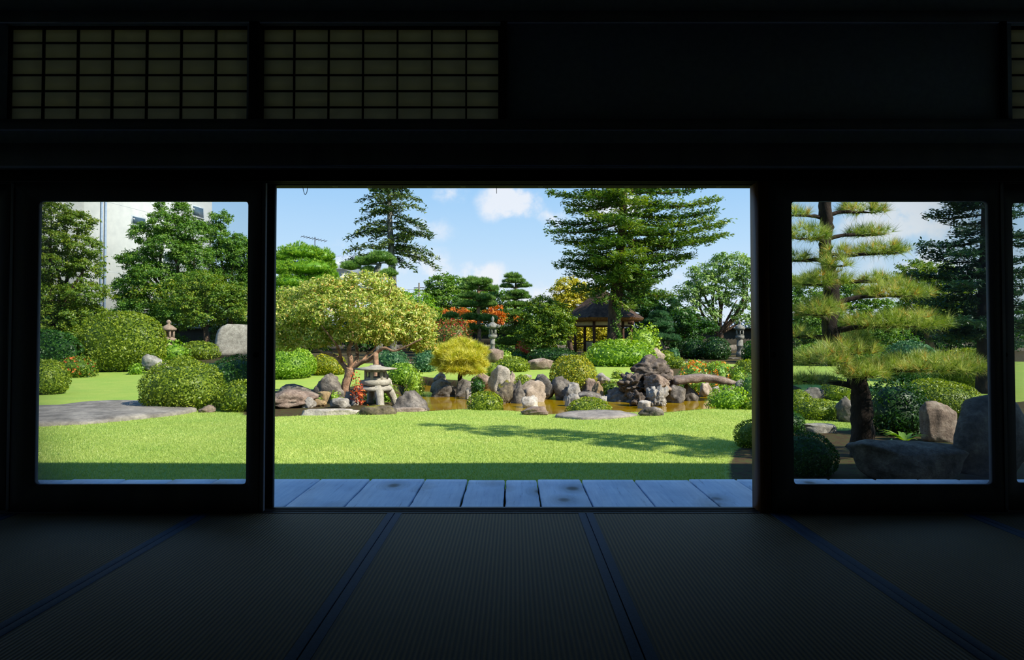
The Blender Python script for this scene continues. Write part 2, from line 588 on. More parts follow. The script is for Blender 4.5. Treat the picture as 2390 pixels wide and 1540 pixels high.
def m_deck():
    m, g = newmat('weathered_deck_sky_cast')
    tc = g.n('ShaderNodeTexCoord'); oi = g.n('ShaderNodeObjectInfo')
    off = g.n('ShaderNodeVectorMath', operation='SCALE'); off.inputs['Scale'].default_value = 37.0
    cb = g.n('ShaderNodeCombineXYZ')
    g.l(oi.outputs['Random'], cb.inputs[0]); g.l(oi.outputs['Random'], cb.inputs[1])
    g.l(cb.outputs[0], off.inputs[0])
    ad = g.n('ShaderNodeVectorMath', operation='ADD'); g.l(tc.outputs['Object'], ad.inputs[0]); g.l(off.outputs[0], ad.inputs[1])
    # knots: voronoi cells stretched along the board
    mk_ = g.n('ShaderNodeMapping'); mk_.inputs['Scale'].default_value = (3.4, 2.4, 0)
    g.l(ad.outputs[0], mk_.inputs[0])
    vo = g.n('ShaderNodeTexVoronoi', i_Scale=1.0, i_Randomness=1.0); g.l(mk_.outputs[0], vo.inputs['Vector'])
    knot = g.ramp(vo.outputs['Distance'], [(.06, (1, 1, 1, 1)), (.11, (.85, .85, .85, 1)), (.17, (.38, .38, .38, 1)), (.42, (0, 0, 0, 1))])
    # grain bends round the knots
    mg = g.n('ShaderNodeMapping'); mg.inputs['Scale'].default_value = (26, 1.5, 1)
    g.l(ad.outputs[0], mg.inputs[0])
    bend = g.n('ShaderNodeVectorMath', operation='ADD'); g.l(mg.outputs[0], bend.inputs[0])
    sc = g.n('ShaderNodeVectorMath', operation='SCALE'); sc.inputs['Scale'].default_value = 3.2
    g.l(knot.outputs[0], sc.inputs[0]); g.l(sc.outputs[0], bend.inputs[1])
    gr = g.n('ShaderNodeTexNoise', i_Scale=1.6, i_Detail=9.0, i_Roughness=.72); g.l(bend.outputs[0], gr.inputs['Vector'])
    big = g.n('ShaderNodeTexNoise', i_Scale=3.0, i_Detail=4.0); g.l(ad.outputs[0], big.inputs['Vector'])
    c = g.ramp(gr.outputs['Fac'], [(.28, S('#4c6078')), (.40, S('#c2d4ec')), (.75, S('#e2eefd'))]).outputs[0]  # silver wood grain with the blue sky cast put into the colour
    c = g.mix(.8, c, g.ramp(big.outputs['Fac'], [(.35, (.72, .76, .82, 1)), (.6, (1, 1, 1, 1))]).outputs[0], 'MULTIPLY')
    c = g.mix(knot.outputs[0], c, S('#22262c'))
    p = g.n('ShaderNodeBsdfPrincipled', i_Roughness=.5); p.inputs['Specular IOR Level'].default_value = .5
    g.l(c, p.inputs['Base Color'])
    b = g.n('ShaderNodeBump', i_Strength=.35, i_Distance=.006)
    g.l(gr.outputs['Fac'], b.inputs['Height']); g.l(b.outputs[0], p.inputs['Normal'])
    o = g.n('ShaderNodeOutputMaterial'); g.l(p.outputs[0], o.inputs[0])
    return m


def m_ground():
    m, g = newmat('lawn_and_soil')
    tc = g.n('ShaderNodeTexCoord')
    at_ = g.n('ShaderNodeAttribute', attribute_name='v')
    n1 = g.n('ShaderNodeTexNoise', i_Scale=60, i_Detail=8, i_Roughness=.7)
    n2 = g.n('ShaderNodeTexNoise', i_Scale=1.3, i_Detail=5, i_Roughness=.6)
    n3 = g.n('ShaderNodeTexNoise', i_Scale=9, i_Detail=8, i_Roughness=.7)
    for n_ in (n1, n2, n3): g.l(tc.outputs['Object'], n_.inputs['Vector'])
    gc = g.ramp(n1.outputs['Fac'], [(.3, S('#7c9440')), (.5, S('#98ae54')), (.7, S('#b6c470'))]).outputs[0]
    gc = g.mix(.5, gc, g.ramp(n2.outputs['Fac'], [(.35, S('#b9d98a')), (.65, S('#f6ecc0'))]).outputs[0], 'MULTIPLY')
    sc = g.ramp(n3.outputs['Fac'], [(.3, S('#2a2415')), (.47, S('#453622')), (.62, S('#3c4620'))]).outputs[0]
    edge = g.math('ADD', at_.outputs['Fac'], g.math('MULTIPLY', g.math('SUBTRACT', n3.outputs['Fac'], .5), .6))
    er = g.ramp(edge, [(.42, (0, 0, 0, 1)), (.58, (1, 1, 1, 1))])
    c = g.mix(er.outputs[0], gc, sc)
    p = g.n('ShaderNodeBsdfPrincipled', i_Roughness=.9); p.inputs['Specular IOR Level'].default_value = .15
    g.l(c, p.inputs['Base Color'])
    b = g.n('ShaderNodeBump', i_Strength=.5, i_Distance=.02)
    g.l(n1.outputs['Fac'], b.inputs['Height']); g.l(b.outputs[0], p.inputs['Normal'])
    o = g.n('ShaderNodeOutputMaterial'); g.l(p.outputs[0], o.inputs[0])
    return m


def m_water():
    m, g = newmat('murky_water')
    tc = g.n('ShaderNodeTexCoord')
    n1 = g.n('ShaderNodeTexNoise', i_Scale=1.2, i_Detail=5); g.l(tc.outputs['Object'], n1.inputs['Vector'])
    r = g.ramp(n1.outputs['Fac'], [(.3, S('#7a5c06')), (.6, S('#927806')), (.75, S('#8c8412'))])
    p = g.n('ShaderNodeBsdfPrincipled', i_Roughness=.04, i_IOR=1.33)
    g.l(r.outputs[0], p.inputs['Base Color'])
    n2 = g.n('ShaderNodeTexNoise', i_Scale=9, i_Detail=3); g.l(tc.outputs['Object'], n2.inputs['Vector'])
    b = g.n('ShaderNodeBump', i_Strength=.06, i_Distance=.02)
    g.l(n2.outputs['Fac'], b.inputs['Height']); g.l(b.outputs[0], p.inputs['Normal'])
    o = g.n('ShaderNodeOutputMaterial'); g.l(p.outputs[0], o.inputs[0])
    return m


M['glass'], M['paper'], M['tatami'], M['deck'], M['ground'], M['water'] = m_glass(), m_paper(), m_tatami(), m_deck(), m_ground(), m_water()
M['heri'] = simplemat('blue_border_cloth', '#212a3c', '#2c374c', 90, .7, .2, 200, spec=.2)
M['grass'] = leafmat('grass_blade', ['#7f9c44', '#a6ba5e', '#ccd486'], trans=.3)

# ================================================================== THE ROOM
TZ = 0.526            # tatami surface
YI, YO = 3.58, 3.71   # inner and outer face of the front wall
KZ = at(1198, 435, YO)[2]     # underside of the lintel
XL, XR = at(644, 780, YO)[0], at(1753, 780, YO)[0]


def struct(name, mb, mat, parent=None, **kw):
    o = mb.build(name, mat, parent, **kw)
    if parent is None: o['kind'] = 'structure'
    return o


fl = struct('floor', MB().box(-4.4, 4.5, -3.0, YI, TZ - .25, TZ - .056), M['blackwood'])
seams = [(921 - 1198) / F * 3.556 + k * .9915 for k in range(-3, 5)]


def bevbox(x0, x1, y0, y1, z0, z1, b):
    """box with chamfered top edges"""
    V = [(x0, y0, z0), (x1, y0, z0), (x1, y1, z0), (x0, y1, z0),
         (x0, y0, z1 - b), (x1, y0, z1 - b), (x1, y1, z1 - b), (x0, y1, z1 - b),
         (x0 + b, y0 + b, z1), (x1 - b, y0 + b, z1), (x1 - b, y1 - b, z1), (x0 + b, y1 - b, z1)]
    Q = [(3, 2, 1, 0), (8, 9, 10, 11)]
    for i in range(4):
        j = (i + 1) % 4
        Q += [(i, j, 4 + j, 4 + i), (4 + i, 4 + j, 8 + j, 8 + i)]
    return V, Q


for i in range(len(seams) - 1):
    a, b = seams[i] + .0025, seams[i + 1] - .0025
    for (y0, y1) in ((YI - 1.984, YI - .002), (YI - 3.97, YI - 1.988), (YI - 5.9, YI - 3.974)):
        c = ((a + b) / 2, y0, TZ - .055)
        V, Q = bevbox(a, b, y0, y1, TZ - .055, TZ, .003)
        mt = MB().add(V, Q).build('tatami_mat', M['tatami'], fl, origin=c)
        mt.location = c
        for (p, q) in ((a - .0005, a + .036), (b - .036, b + .0005)):
            V, Q = bevbox(p, q, y0 + .0005, y1 - .0005, TZ - .02, TZ + .0022, .0012)
            MB().add(V, Q).build('cloth_border', M['heri'], mt, origin=c)

struct('wall_upper', MB().box(-4.4, 4.5, YO - .1, YO - .015, 3.5, 4.9), M['plaster'])
struct('wall_left', MB().box(-4.4, -4.28, -3.0, YI, TZ - .25, 3.5), M['palewall'])
struct('wall_right', MB().box(4.38, 4.5, -3.0, YI, TZ - .25, 3.5), M['palewall'])
struct('wall_back', MB().box(-4.4, 4.5, -3.12, -3.0, TZ - .25, 3.5), M['palewall'])
cei = struct('ceiling', MB().box(-4.4, 4.5, -3.0, YO, 3.36, 3.5), M['ceil'])
for k in range(14):
    x = -4.2 + k * .63
    MB().box(x, x + .045, -2.9, YI, 3.325, 3.3605).build('ceiling_batten', M['blackwood'], cei)

SH0, SH1 = at(600, 280, YI)[2], at(600, 61, YI + .05)[2]      # transom opening


def X(px, Y=YI):
    return (px - CX) / F * Y


wf = MB()
wf.box(-4.4, 4.5, YI + .015, YO - .015, KZ + .05, SH0)
wf.box(-4.4, 4.5, YI + .015, YO - .015, SH1, 3.5)
wf.box(-4.4, X(8, YI + .05), YI + .015, YO - .015, SH0, SH1)
wf.box(X(1168, YI + .03), X(2360, YI + .05), YI + .015, YO - .015, SH0, SH1)
wf.box(X(577, YI + .05), X(600, YI + .05), YI + .015, YO - .015, SH0, SH1)
struct('wall_front', wf, M['plaster'])
# lintel with its two grooves, wall beam above it, sill with grooves, transom rails, posts
t = MB()
t.box(-4.4, 4.5, YI, YI + .03, KZ, KZ + .06)
t.box(-4.4, 4.5, YI + .03, YI + .05, KZ + .018, KZ + .06)
t.box(-4.4, 4.5, YI + .05, YI + .068, KZ, KZ + .06)
t.box(-4.4, 4.5, YI + .068, YI + .088, KZ + .018, KZ + .06)
t.box(-4.4, 4.5, YI + .088, YO, KZ, KZ + .06)
struct('trim_1', t, M['shadewood'])
struct('trim_2', MB().box(-4.4, 4.5, YI - .035, YI + .016, KZ + .075, KZ + .19), M['framewood'])
t = MB()
t.box(-4.4, 4.5, YI, YI + .028, TZ - .16, TZ + .001)
t.box(-4.4, 4.5, YI + .028, YI + .048, TZ - .16, TZ - .006)
t.box(-4.4, 4.5, YI + .048, YI + .068, TZ - .16, TZ + .001)
t.box(-4.4, 4.5, YI + .068, YI + .088, TZ - .16, TZ - .006)
t.box(-4.4, 4.5, YI + .088, YO + .0, TZ - .16, TZ + .001)
struct('trim_3', t, M['blackwood'])
struct('trim_4', MB().box(-4.4, 4.5, YI - .02, YI + .016, SH0 - .05, SH0), M['framewood'])
struct('trim_5', MB().box(-4.4, 4.5, YI - .02, YI + .016, SH1, SH1 + .05), M['framewood'])


def post(name, x0, x1, y0, y1, z0, z1, m):
    V, Q = bevbox(0, z1 - z0, y0, y1, x0, x1, .004)
    V = np.array(V)
    V = np.stack([V[:, 2], V[:, 1], V[:, 0] + z0], 1)
    struct(name, MB().add(V, Q), m)


post('trim_6', XL - .075, XL, YO - .032, YO, TZ, KZ, M['blackwood'])
post('trim_7', XR, XR + .055, YI + .004, YO, TZ, KZ, M['brownwood'])
post('trim_8', X(577), X(600), YI - .01, YO - .02, SH0, SH1, M['blackwood'])
post('trim_9', X(1168), X(1184), YI - .01, YO - .02, SH0, SH1, M['blackwood'])
post('trim_10', X(2346), X(2360), YI - .01, YO - .02, SH0, SH1, M['blackwood'])


# paper transom windows: frame, bars and one sheet of paper behind every field
def transom(n, p0, p1, cols):
    y = YI + .05
    x0, x1 = X(p0, y), X(p1, y)
    w = MB()
    w.box(x0, x1, y, y + .026, SH0 + .0, SH0 + .014).box(x0, x1, y, y + .026, SH1 - .012, SH1)
    w.box(x0, x0 + .012, y, y + .026, SH0 + .014, SH1 - .012).box(x1 - .012, x1, y, y + .026, SH0 + .014, SH1 - .012)
    root = struct('window_%d' % n, w, M['blackwood'])
    for k in range(1, cols):
        x = x0 + (x1 - x0) * k / cols
        MB().box(x - .0042, x + .0042, y + .002, y + .018, SH0 + .013, SH1 - .011).build('lattice_bar', M['blackwood'], root)
    for k in range(1, 6):
        z = SH0 + (SH1 - SH0) * k / 6
        MB().box(x0 + .011, x1 - .011, y + .004, y + .016, z - .0042, z + .0042).build('lattice_bar', M['blackwood'], root)
    cw, ch = (x1 - x0) / cols, (SH1 - SH0) / 6
    base = None
    for i in range(cols):
        for j in range(6):
            c = (x0 + cw * (i + .5), y + .0205, SH0 + ch * (j + .5))
            if base is None:
                base = MB().box(-cw / 2, cw / 2, -.0006, .0006, -ch / 2, ch / 2).build('paper_pane', M['paper'], root)
                base.location = c
            else:
                o = base.copy(); COL.objects.link(o); o.location = c


transom(1, 8, 577, 7)
transom(2, 600, 1168, 7)
transom(3, 2360, 2930, 7)


# glazed sliding doors: one plate-like frame with a round-cornered opening, and the pane
def ring(x0, x1, z0, z1, r, k=5):
    P = []
    for (cx, cz, a0) in ((x1 - r, z1 - r, 0), (x0 + r, z1 - r, 90), (x0 + r, z0 + r, 180), (x1 - r, z0 + r, 270)):
        for i in range(k):
            a = math.radians(a0 + 90 * i / (k - 1))
            P.append((cx + r * math.cos(a), cz + r * math.sin(a)))
    return P


def sliding_door(n, ox0, ox1, gx0, gx1, gz0, gz1, y):
    z0, z1 = TZ + .0012, KZ - .0012
    th = .026
    I = ring(gx0, gx1, gz0, gz1, .022)
    O = ring(ox0, ox1, z0, z1, .0008)
    k = len(I)
    V = [(x, yy, z) for (L, yy) in ((O, y), (I, y), (O, y + th), (I, y + th)) for (x, z) in L]
    Q = []
    for i in range(k):
        j = (i + 1) % k
        Q += [(i, j, k + j, k + i), (2 * k + j, 2 * k + i, 3 * k + i, 3 * k + j), (k + i, k + j, 3 * k + j, 3 * k + i), (j, i, 2 * k + i, 2 * k + j)]
    d = MB().add(V, Q)
    root = struct('door_%d' % n, d, M['framewood'])
    MB().box(gx0 - .006, gx1 + .006, y + .011, y + .015, gz0 - .006, gz1 + .006).build('glass_pane', M['glass'], root)
    # thin meeting strips on the stiles and a recessed pull
    for x in (ox0 + .018, ox1 - .022):
        MB().box(x, x + .004, y - .004, y + .001, z0, z1).build('stile_bead', M['blackwood'], root)
    xp = ox1 - .042 if n == 1 else ox0 + .036
    V, Q, T = lathe([(.016, 0), (.016, .004), (.011, .004), (.010, .001)], 14)
    V = np.stack([V[:, 0] + xp, y - V[:, 2], V[:, 1] + TZ + .82], 1)
    MB().add(V, Q, T).build('finger_pull', M['iron'], root)
    return root


YD = YI + .0285
gz1, gz0 = at(1198, 469, YD)[2], at(1198, 1131, YD)[2]
sliding_door(1, X(20, YD), X(617, YD), X(86, YD), X(577, YD), gz0, gz1, YD)
sliding_door(2, X(1788, YD), X(2347, YD), X(1850, YD), X(2311, YD), gz0, gz1, YD)
sliding_door(3, X(2340, YD), X(2900, YD), X(2380, YD), X(2850, YD), gz0, gz1, YD + .04)
sliding_door(4, X(-560, YD), X(16, YD), X(-500, YD), X(-30, YD), gz0, gz1, YD + .04)

# eaves, outer beam with pegs, hooks for blinds
rf = MB()
V = []
for (y, z) in ((5.18, 4.5), (5.18, 4.62), (0, 6.7), (-6.5, 4.6), (-6.5, 4.48), (0, 6.55)):
    V.append((y, z))
P = [(x, y, z) for x in (-9, 15) for (y, z) in V]
rf.add(P, [(0, 1, 7, 6), (1, 2, 8, 7), (2, 3, 9, 8), (3, 4, 10, 9), (4, 5, 11, 10), (5, 0, 6, 11), (0, 5, 2, 1), (2, 5, 4, 3), (6, 7, 8, 11), (8, 9, 10, 11)])
rfo = struct('roof', rf, M['blackwood'])
for k in range(26):
    x = -8.6 + k * .93
    y0, y1 = 3.73, 5.1
    z = lambda y: 4.5 + (5.18 - y) * (2.05 / 5.18)
    Vr = [(xx, yy, z(yy) + dz) for xx in (x, x + .07) for yy in (y0, y1) for dz in (-.09, -.001)]
    MB().add(Vr, [(0, 1, 3, 2), (4, 6, 7, 5), (0, 4, 5, 1), (2, 3, 7, 6), (0, 2, 6, 4), (1, 5, 7, 3)]).build('rafter', M['brownwood'], rfo)
tb = struct('trim_11', MB().box(-6.5, 6.5, 3.95, 4.05, at(1198, 431, 3.95)[2], at(1198, 431, 3.95)[2] + .12), M['shadewood'])
BZ = at(1198, 431, 3.95)[2]
for px in (780, 861, 1001, 1080, 1262, 1340, 1465, 1540, 1680):
    x = X(px, 3.98)
    MB().box(x - .013, x + .013, 3.962, 3.99, BZ - .006, BZ + .001).build('peg', M['blackwood'], tb)
for i, (px, typ) in enumerate(((711, 'loop'), (936, 'loop'), (1159, 'rod'), (1386, 'loop'), (1604, 'loop'))):
    x = X(px, 3.98)
    w = .022 if i == 0 else .012
    if typ == 'loop':
        pts = spline([(x - w * .8, 3.975, BZ + .004), (x - w * .5, 3.975, BZ - .026), (x - .004, 3.975, BZ - .049), (x + .004, 3.975, BZ - .049),
                      (x + w * .5, 3.975, BZ - .030), (x + w * .6, 3.975, BZ + .004)], 4)
    else:
        pts = spline([(x, 3.975, BZ + .004), (x, 3.975, BZ - .03), (x + .0005, 3.976, BZ - .046)], 4)
    o = MB().tube(pts, [.0018], 6).build('wire_hook', M['iron'], None, origin=(x, 3.975, BZ), smooth=True)
    lab = ['bent wire hook forming a wide loop under the eave beam', 'narrow wire loop hanging in front of the tall sparse conifer',
           'straight short wire rod hanging under the eave beam', 'thin wire loop hanging over the big fir crown',
           'small wire loop hanging beside the right tip of the fir'][i]
    tag(o, lab, 'hook', 'wire hooks along the eave beam')

# veranda
DZ, DY0, DY1 = TZ - .06, YO + .012, 4.70
edges = [750, 866, 993, 1093, 1180, 1253, 1355, 1478, 1605, 1716]
ex = [X(p, DY1) for p in edges]
while ex[-1] < 4.4: ex.append(ex[-1] + random.Random(len(ex)).uniform(.27, .36))
while ex[0] > -4.4: ex.insert(0, ex[0] - random.Random(len(ex) + 50).uniform(.3, .38))
vd = MB()
vd.box(-4.6, 4.6, DY0 + .1, DY0 + .2, DZ - .15, DZ - .041).box(-4.6, 4.6, DY1 - .2, DY1 - .1, DZ - .15, DZ - .041)
for k in range(8):
    x = -4.2 + k * 1.2
    vd.box(x - .05, x + .05, DY1 - .2, DY1 - .1, -.02, DZ - .15).box(x - .05, x + .05, DY0 + .1, DY0 + .2, -.02, DZ - .15)
vdo = struct('veranda_deck', vd, M['blackwood'])
for i in range(len(ex) - 1):
    a, b = ex[i], ex[i + 1]
    rg = np.random.default_rng(100 + i)
    ny = 12
    ys = np.linspace(DY0, DY1 + rg.uniform(-.012, .012), ny)
    ea = a + .0035 + np.abs(rg.normal(0, .0022, ny)); eb = b - .0035 - np.abs(rg.normal(0, .0022, ny))
    zt = DZ + rg.uniform(-.003, .003)
    V, Q = [], []
    for k in range(ny):
        V += [(ea[k], ys[k], zt - .04), (ea[k], ys[k], zt - .006), (ea[k] + .006, ys[k], zt), (eb[k] - .006, ys[k], zt), (eb[k], ys[k], zt - .006), (eb[k], ys[k], zt - .04)]
    for k in range(ny - 1):
        for j in range(6):
            l = (j + 1) % 6
            Q.append((k * 6 + j, k * 6 + l, (k + 1) * 6 + l, (k + 1) * 6 + j)[::-1])
    e = (ny - 1) * 6
    Q += [(0, 1, 2, 3), (0, 3, 4, 5), (e + 3, e + 2, e + 1, e), (e + 5, e + 4, e + 3, e)]
    c = ((a + b) / 2, DY0, DZ)
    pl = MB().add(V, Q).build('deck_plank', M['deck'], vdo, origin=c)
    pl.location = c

# ================================================================== GROUND AND POND
PZ = -0.20


def gh0(x, y):
    s = np.clip((y - 20) / 14.0, 0, 1)
    return .30 * s * s * (3 - 2 * s)


near = [(905, 962), (960, 962), (1080, 953), (1200, 956), (1290, 963), (1380, 958), (1470, 961), (1545, 963), (1650, 953), (1790, 950)]
far = [(1860, 925), (1800, 905), (1740, 897), (1665, 894), (1560, 906), (1470, 912), (1380, 908), (1290, 903), (1200, 905), (1100, 908), (1040, 903), (985, 897), (950, 905), (925, 930)]
POND = np.array([gnd(*p)[:2] for p in near] + [gnd(p[0], p[1], PZ)[:2] for p in far])


def sdf(P, poly):
    """signed distance, inside positive"""
    d = np.full(len(P), 1e9)
    inside = np.zeros(len(P), bool)
    n = len(poly)
    for i in range(n):
        a, b = poly[i], poly[(i + 1) % n]
        ab = b - a
        t = np.clip(((P - a) @ ab) / (ab @ ab), 0, 1)
        d = np.minimum(d, np.linalg.norm(P - a - t[:, None] * ab, axis=1))
        c = ((a[1] > P[:, 1]) != (b[1] > P[:, 1]))
        with np.errstate(divide='ignore', invalid='ignore'):
            xx = (b[0] - a[0]) * (P[:, 1] - a[1]) / (b[1] - a[1]) + a[0]
        inside ^= c & (P[:, 0] < xx)
    return np.where(inside, d, -d)


def gh(x, y):
    x = np.atleast_1d(np.asarray(x, float)); y = np.atleast_1d(np.asarray(y, float))
    d = sdf(np.stack([x, y], 1), POND)
    s = np.clip((d + .05) / .45, 0, 1)
    lump = .02 * np.sin(x * 1.1 + 1) * np.sin(y * .9) * np.clip((y - 6.5) / 3, 0, 1)
    bank = .10 * np.exp(-((d + .5) / .35) ** 2) * np.clip((y - 17.5) / 1.5, 0, 1)
    return gh0(x, y) + lump + bank - .75 * s * s * (3 - 2 * s)


def g1(x, y):
    return float(gh(x, y)[0])


SOILP = np.array([gnd(*p)[:2] for p in [(1712, 1200), (1700, 1085), (1712, 1050), (1760, 1022), (1880, 1006), (1985, 1004), (2060, 985), (2140, 955), (2500, 930), (3600, 1000), (3600, 1400), (1712, 1400)]])
BED = [np.array([gnd(*p)[:2] for p in q]) for q in (
    [(560, 952), (640, 912), (760, 908), (950, 885), (1010, 905), (930, 962), (640, 972), (560, 966)],     # rock bed under the plum tree
    [(60, 880), (220, 873), (350, 862), (430, 840), (640, 838), (640, 820), (0, 820), (-400, 880)],
    [(1500, 872), (1590, 862), (1760, 868), (1800, 905), (1560, 912)])]


def soil(x, y):
    P = np.stack([x, y], 1)
    s = np.clip(.5 + sdf(P, SOILP) / .35, 0, 1)
    for b in BED:
        s = np.maximum(s, np.clip(.5 + sdf(P, b) / .4, 0, 1))
    s = np.maximum(s, np.clip((y - 29.5 + np.sin(x * .8) * .8) / 1.5, 0, 1))
    s = np.maximum(s, np.clip(.5 + (sdf(P, POND) + .12) / .2, 0, 1))
    return s


gx = np.concatenate([np.linspace(-60, -12, 25)[:-1], np.arange(-12, -4, .4), np.arange(-4, 8, .1), np.arange(8, 16, .4), np.linspace(16, 70, 28)])
gy = np.concatenate([np.linspace(-8, 4, 8)[:-1], np.arange(4, 10, .2), np.arange(10, 24, .1), np.arange(24, 40, .5), np.linspace(40, 120, 20)])
GX, GY = np.meshgrid(gx, gy)
fx, fy = GX.ravel(), GY.ravel()
V = np.stack([fx, fy, gh(fx, fy)], 1)
nx, ny = len(gx), len(gy)
ii = np.arange(nx * ny).reshape(ny, nx)
Q = np.stack([ii[:-1, :-1], ii[:-1, 1:], ii[1:, 1:], ii[1:, :-1]], -1).reshape(-1, 4)
go = mk('ground', V, Q, None, M['ground'], v=soil(fx, fy), smooth=True)
go['kind'] = 'structure'
wx0, wx1, wy0, wy1 = POND[:, 0].min() - .3, POND[:, 0].max() + .3, POND[:, 1].min() - .3, POND[:, 1].max() + .3
# water surface follows the pond outline, a little wider than the basin's waterline
Pn = POND
cc = Pn.mean(0)
V = [(p[0], p[1], PZ) for p in Pn] + [(p[0], p[1], PZ - .3) for p in Pn] + [(cc[0], cc[1], PZ)]
n = len(Pn)
bmw = bmesh.new()
vs_ = [bmw.verts.new((p[0], p[1], PZ)) for p in Pn]
fc = bmw.faces.new(vs_)
if fc.normal.z < 0: fc.normal_flip()
bmesh.ops.triangulate(bmw, faces=bmw.faces[:])
mew = bpy.data.meshes.new('pond_water'); bmw.to_mesh(mew); bmw.free()
mew.materials.append(M['water'])
wob_ = bpy.data.objects.new('pond_water', mew); COL.objects.link(wob_)
tag(wob_, 'murky olive brown water of the garden pond', 'water', kind='stuff')


# ================================================================== PLANT AND ROCK BUILDERS


FOOT, SLABS = [], []      # footprints kept free of grass


def pxm(n, Y):
    return n / F * Y


def place(px0, px1, pt, pb, Y=None, dep=.9, zb=None):
    """front ground contact at pixel row pb (or depth Y) -> centre x,y, half width, half depth, base z, height"""
    cx = (px0 + px1) / 2
    if Y is None:
        z = 0.0
        for _ in range(8):
            p = gnd(cx, pb, z if zb is None else zb)
            z = g1(p[0], p[1]) if zb is None else zb
        Y = p[1]
    hw = pxm((px1 - px0) / 2, Y)
    hd = hw * dep
    yc = Y + hd * .85
    hw = pxm((px1 - px0) / 2, yc)
    x = (cx - CX) / F * yc
    z0 = g1(x, yc) if zb is None else zb
    if zb is None: z0 = max(z0, PZ - .1)
    ztop = at(cx, pt, yc)[2]
    FOOT.append((x, yc, hw * 1.03 + .02, hd * 1.03 + .02))
    return x, yc, hw, hd, z0, max(ztop - z0, .05)


def bush(name, label, px0, px1, pt, pb, mat='azalea', Y=None, lump=.06, leaf=1.0, dens=1.0, cat='bush', group=None, seed=0, dep=.9,
         zb=None, squash=2.4, flowers=None, loose=.35, sink=.0):
    x, y, a, b, z0, h = place(px0, px1, pt, pb, Y, dep, zb)
    z0 -= sink
    rg = np.random.default_rng(seed + int(px0 * 7 + pt))
    L = max(.026, .0033 * y) * leaf
    zc = .36 * h

    def surf(D):
        k = 1 + lump * wob(D, seed + int(px0), 3.2)
        ex = squash
        r = (np.abs(D[:, 0]) ** ex + np.abs(D[:, 1]) ** ex + np.abs(D[:, 2]) ** ex) ** (-1 / ex)
        Q_ = D * (r * k)[:, None]
        out = np.empty_like(Q_)
        out[:, 0], out[:, 1] = Q_[:, 0] * a, Q_[:, 1] * b
        out[:, 2] = np.where(Q_[:, 2] > 0, Q_[:, 2] * (h - zc), Q_[:, 2] * (zc + .03))
        return out
    Dv, Tv = ico(3)
    C = surf(Dv) * .87
    C[:, 2] += z0 + zc
    C[:, :2] += (x, y)
    mb = MB().add(C, None, Tv, rg.uniform(.1, .6, len(C)))
    area = 2 * math.pi * ((a * b) ** 1.6 / 3 + 2 * (a * h * .6) ** 1.6 / 3) ** (1 / 1.6) * 1.2
    n = int(min(26000, dens * 3.0 * area / (L * L * .5)))
    D = unit(rg.normal(size=(int(n * 3), 3)))
    wgt = np.linalg.norm(D / np.array([a, b, h * .6]), axis=1) * (np.abs(D) ** squash).sum(1) ** (-2 / squash)
    D = D[rg.uniform(0, 1, len(D)) < wgt / np.quantile(wgt, .97)]
    D = D[:n]
    P = surf(D)
    N = unit(D / np.array([a, b, h * .55]))
    P = P + N * (rg.uniform(-.4, .9, len(P)) * L * (0.5 + loose))[:, None]
    P[:, 2] += z0 + zc; P[:, :2] += (x, y)
    k = P[:, 2] > z0 - .01
    V, Qd, v = leaves(P[k], N[k], L, L * .52, rg, .75)
    mb.add(V, Qd, None, v)
    o = mb.build(name, M[mat], None, origin=(x, y, z0), v=True)
    tag(o, label, cat, group)
    if flowers:
        fm, cnt, fs = flowers
        D = unit(rg.normal(size=(cnt, 3)) + np.array([0, -.7, .5]))
        P = surf(D); N = unit(D)
        P = P + N * L * .9
        P[:, 2] += z0 + zc; P[:, :2] += (x, y)
        V, Qd, v = leaves(P, N, L * fs, L * fs * .8, rg, .8)
        f = mk('flowers', V, Qd, None, M[fm], o, origin=(x, y, z0), v=v)
        tag(f, 'small coloured blossoms', kind='stuff')
    return o


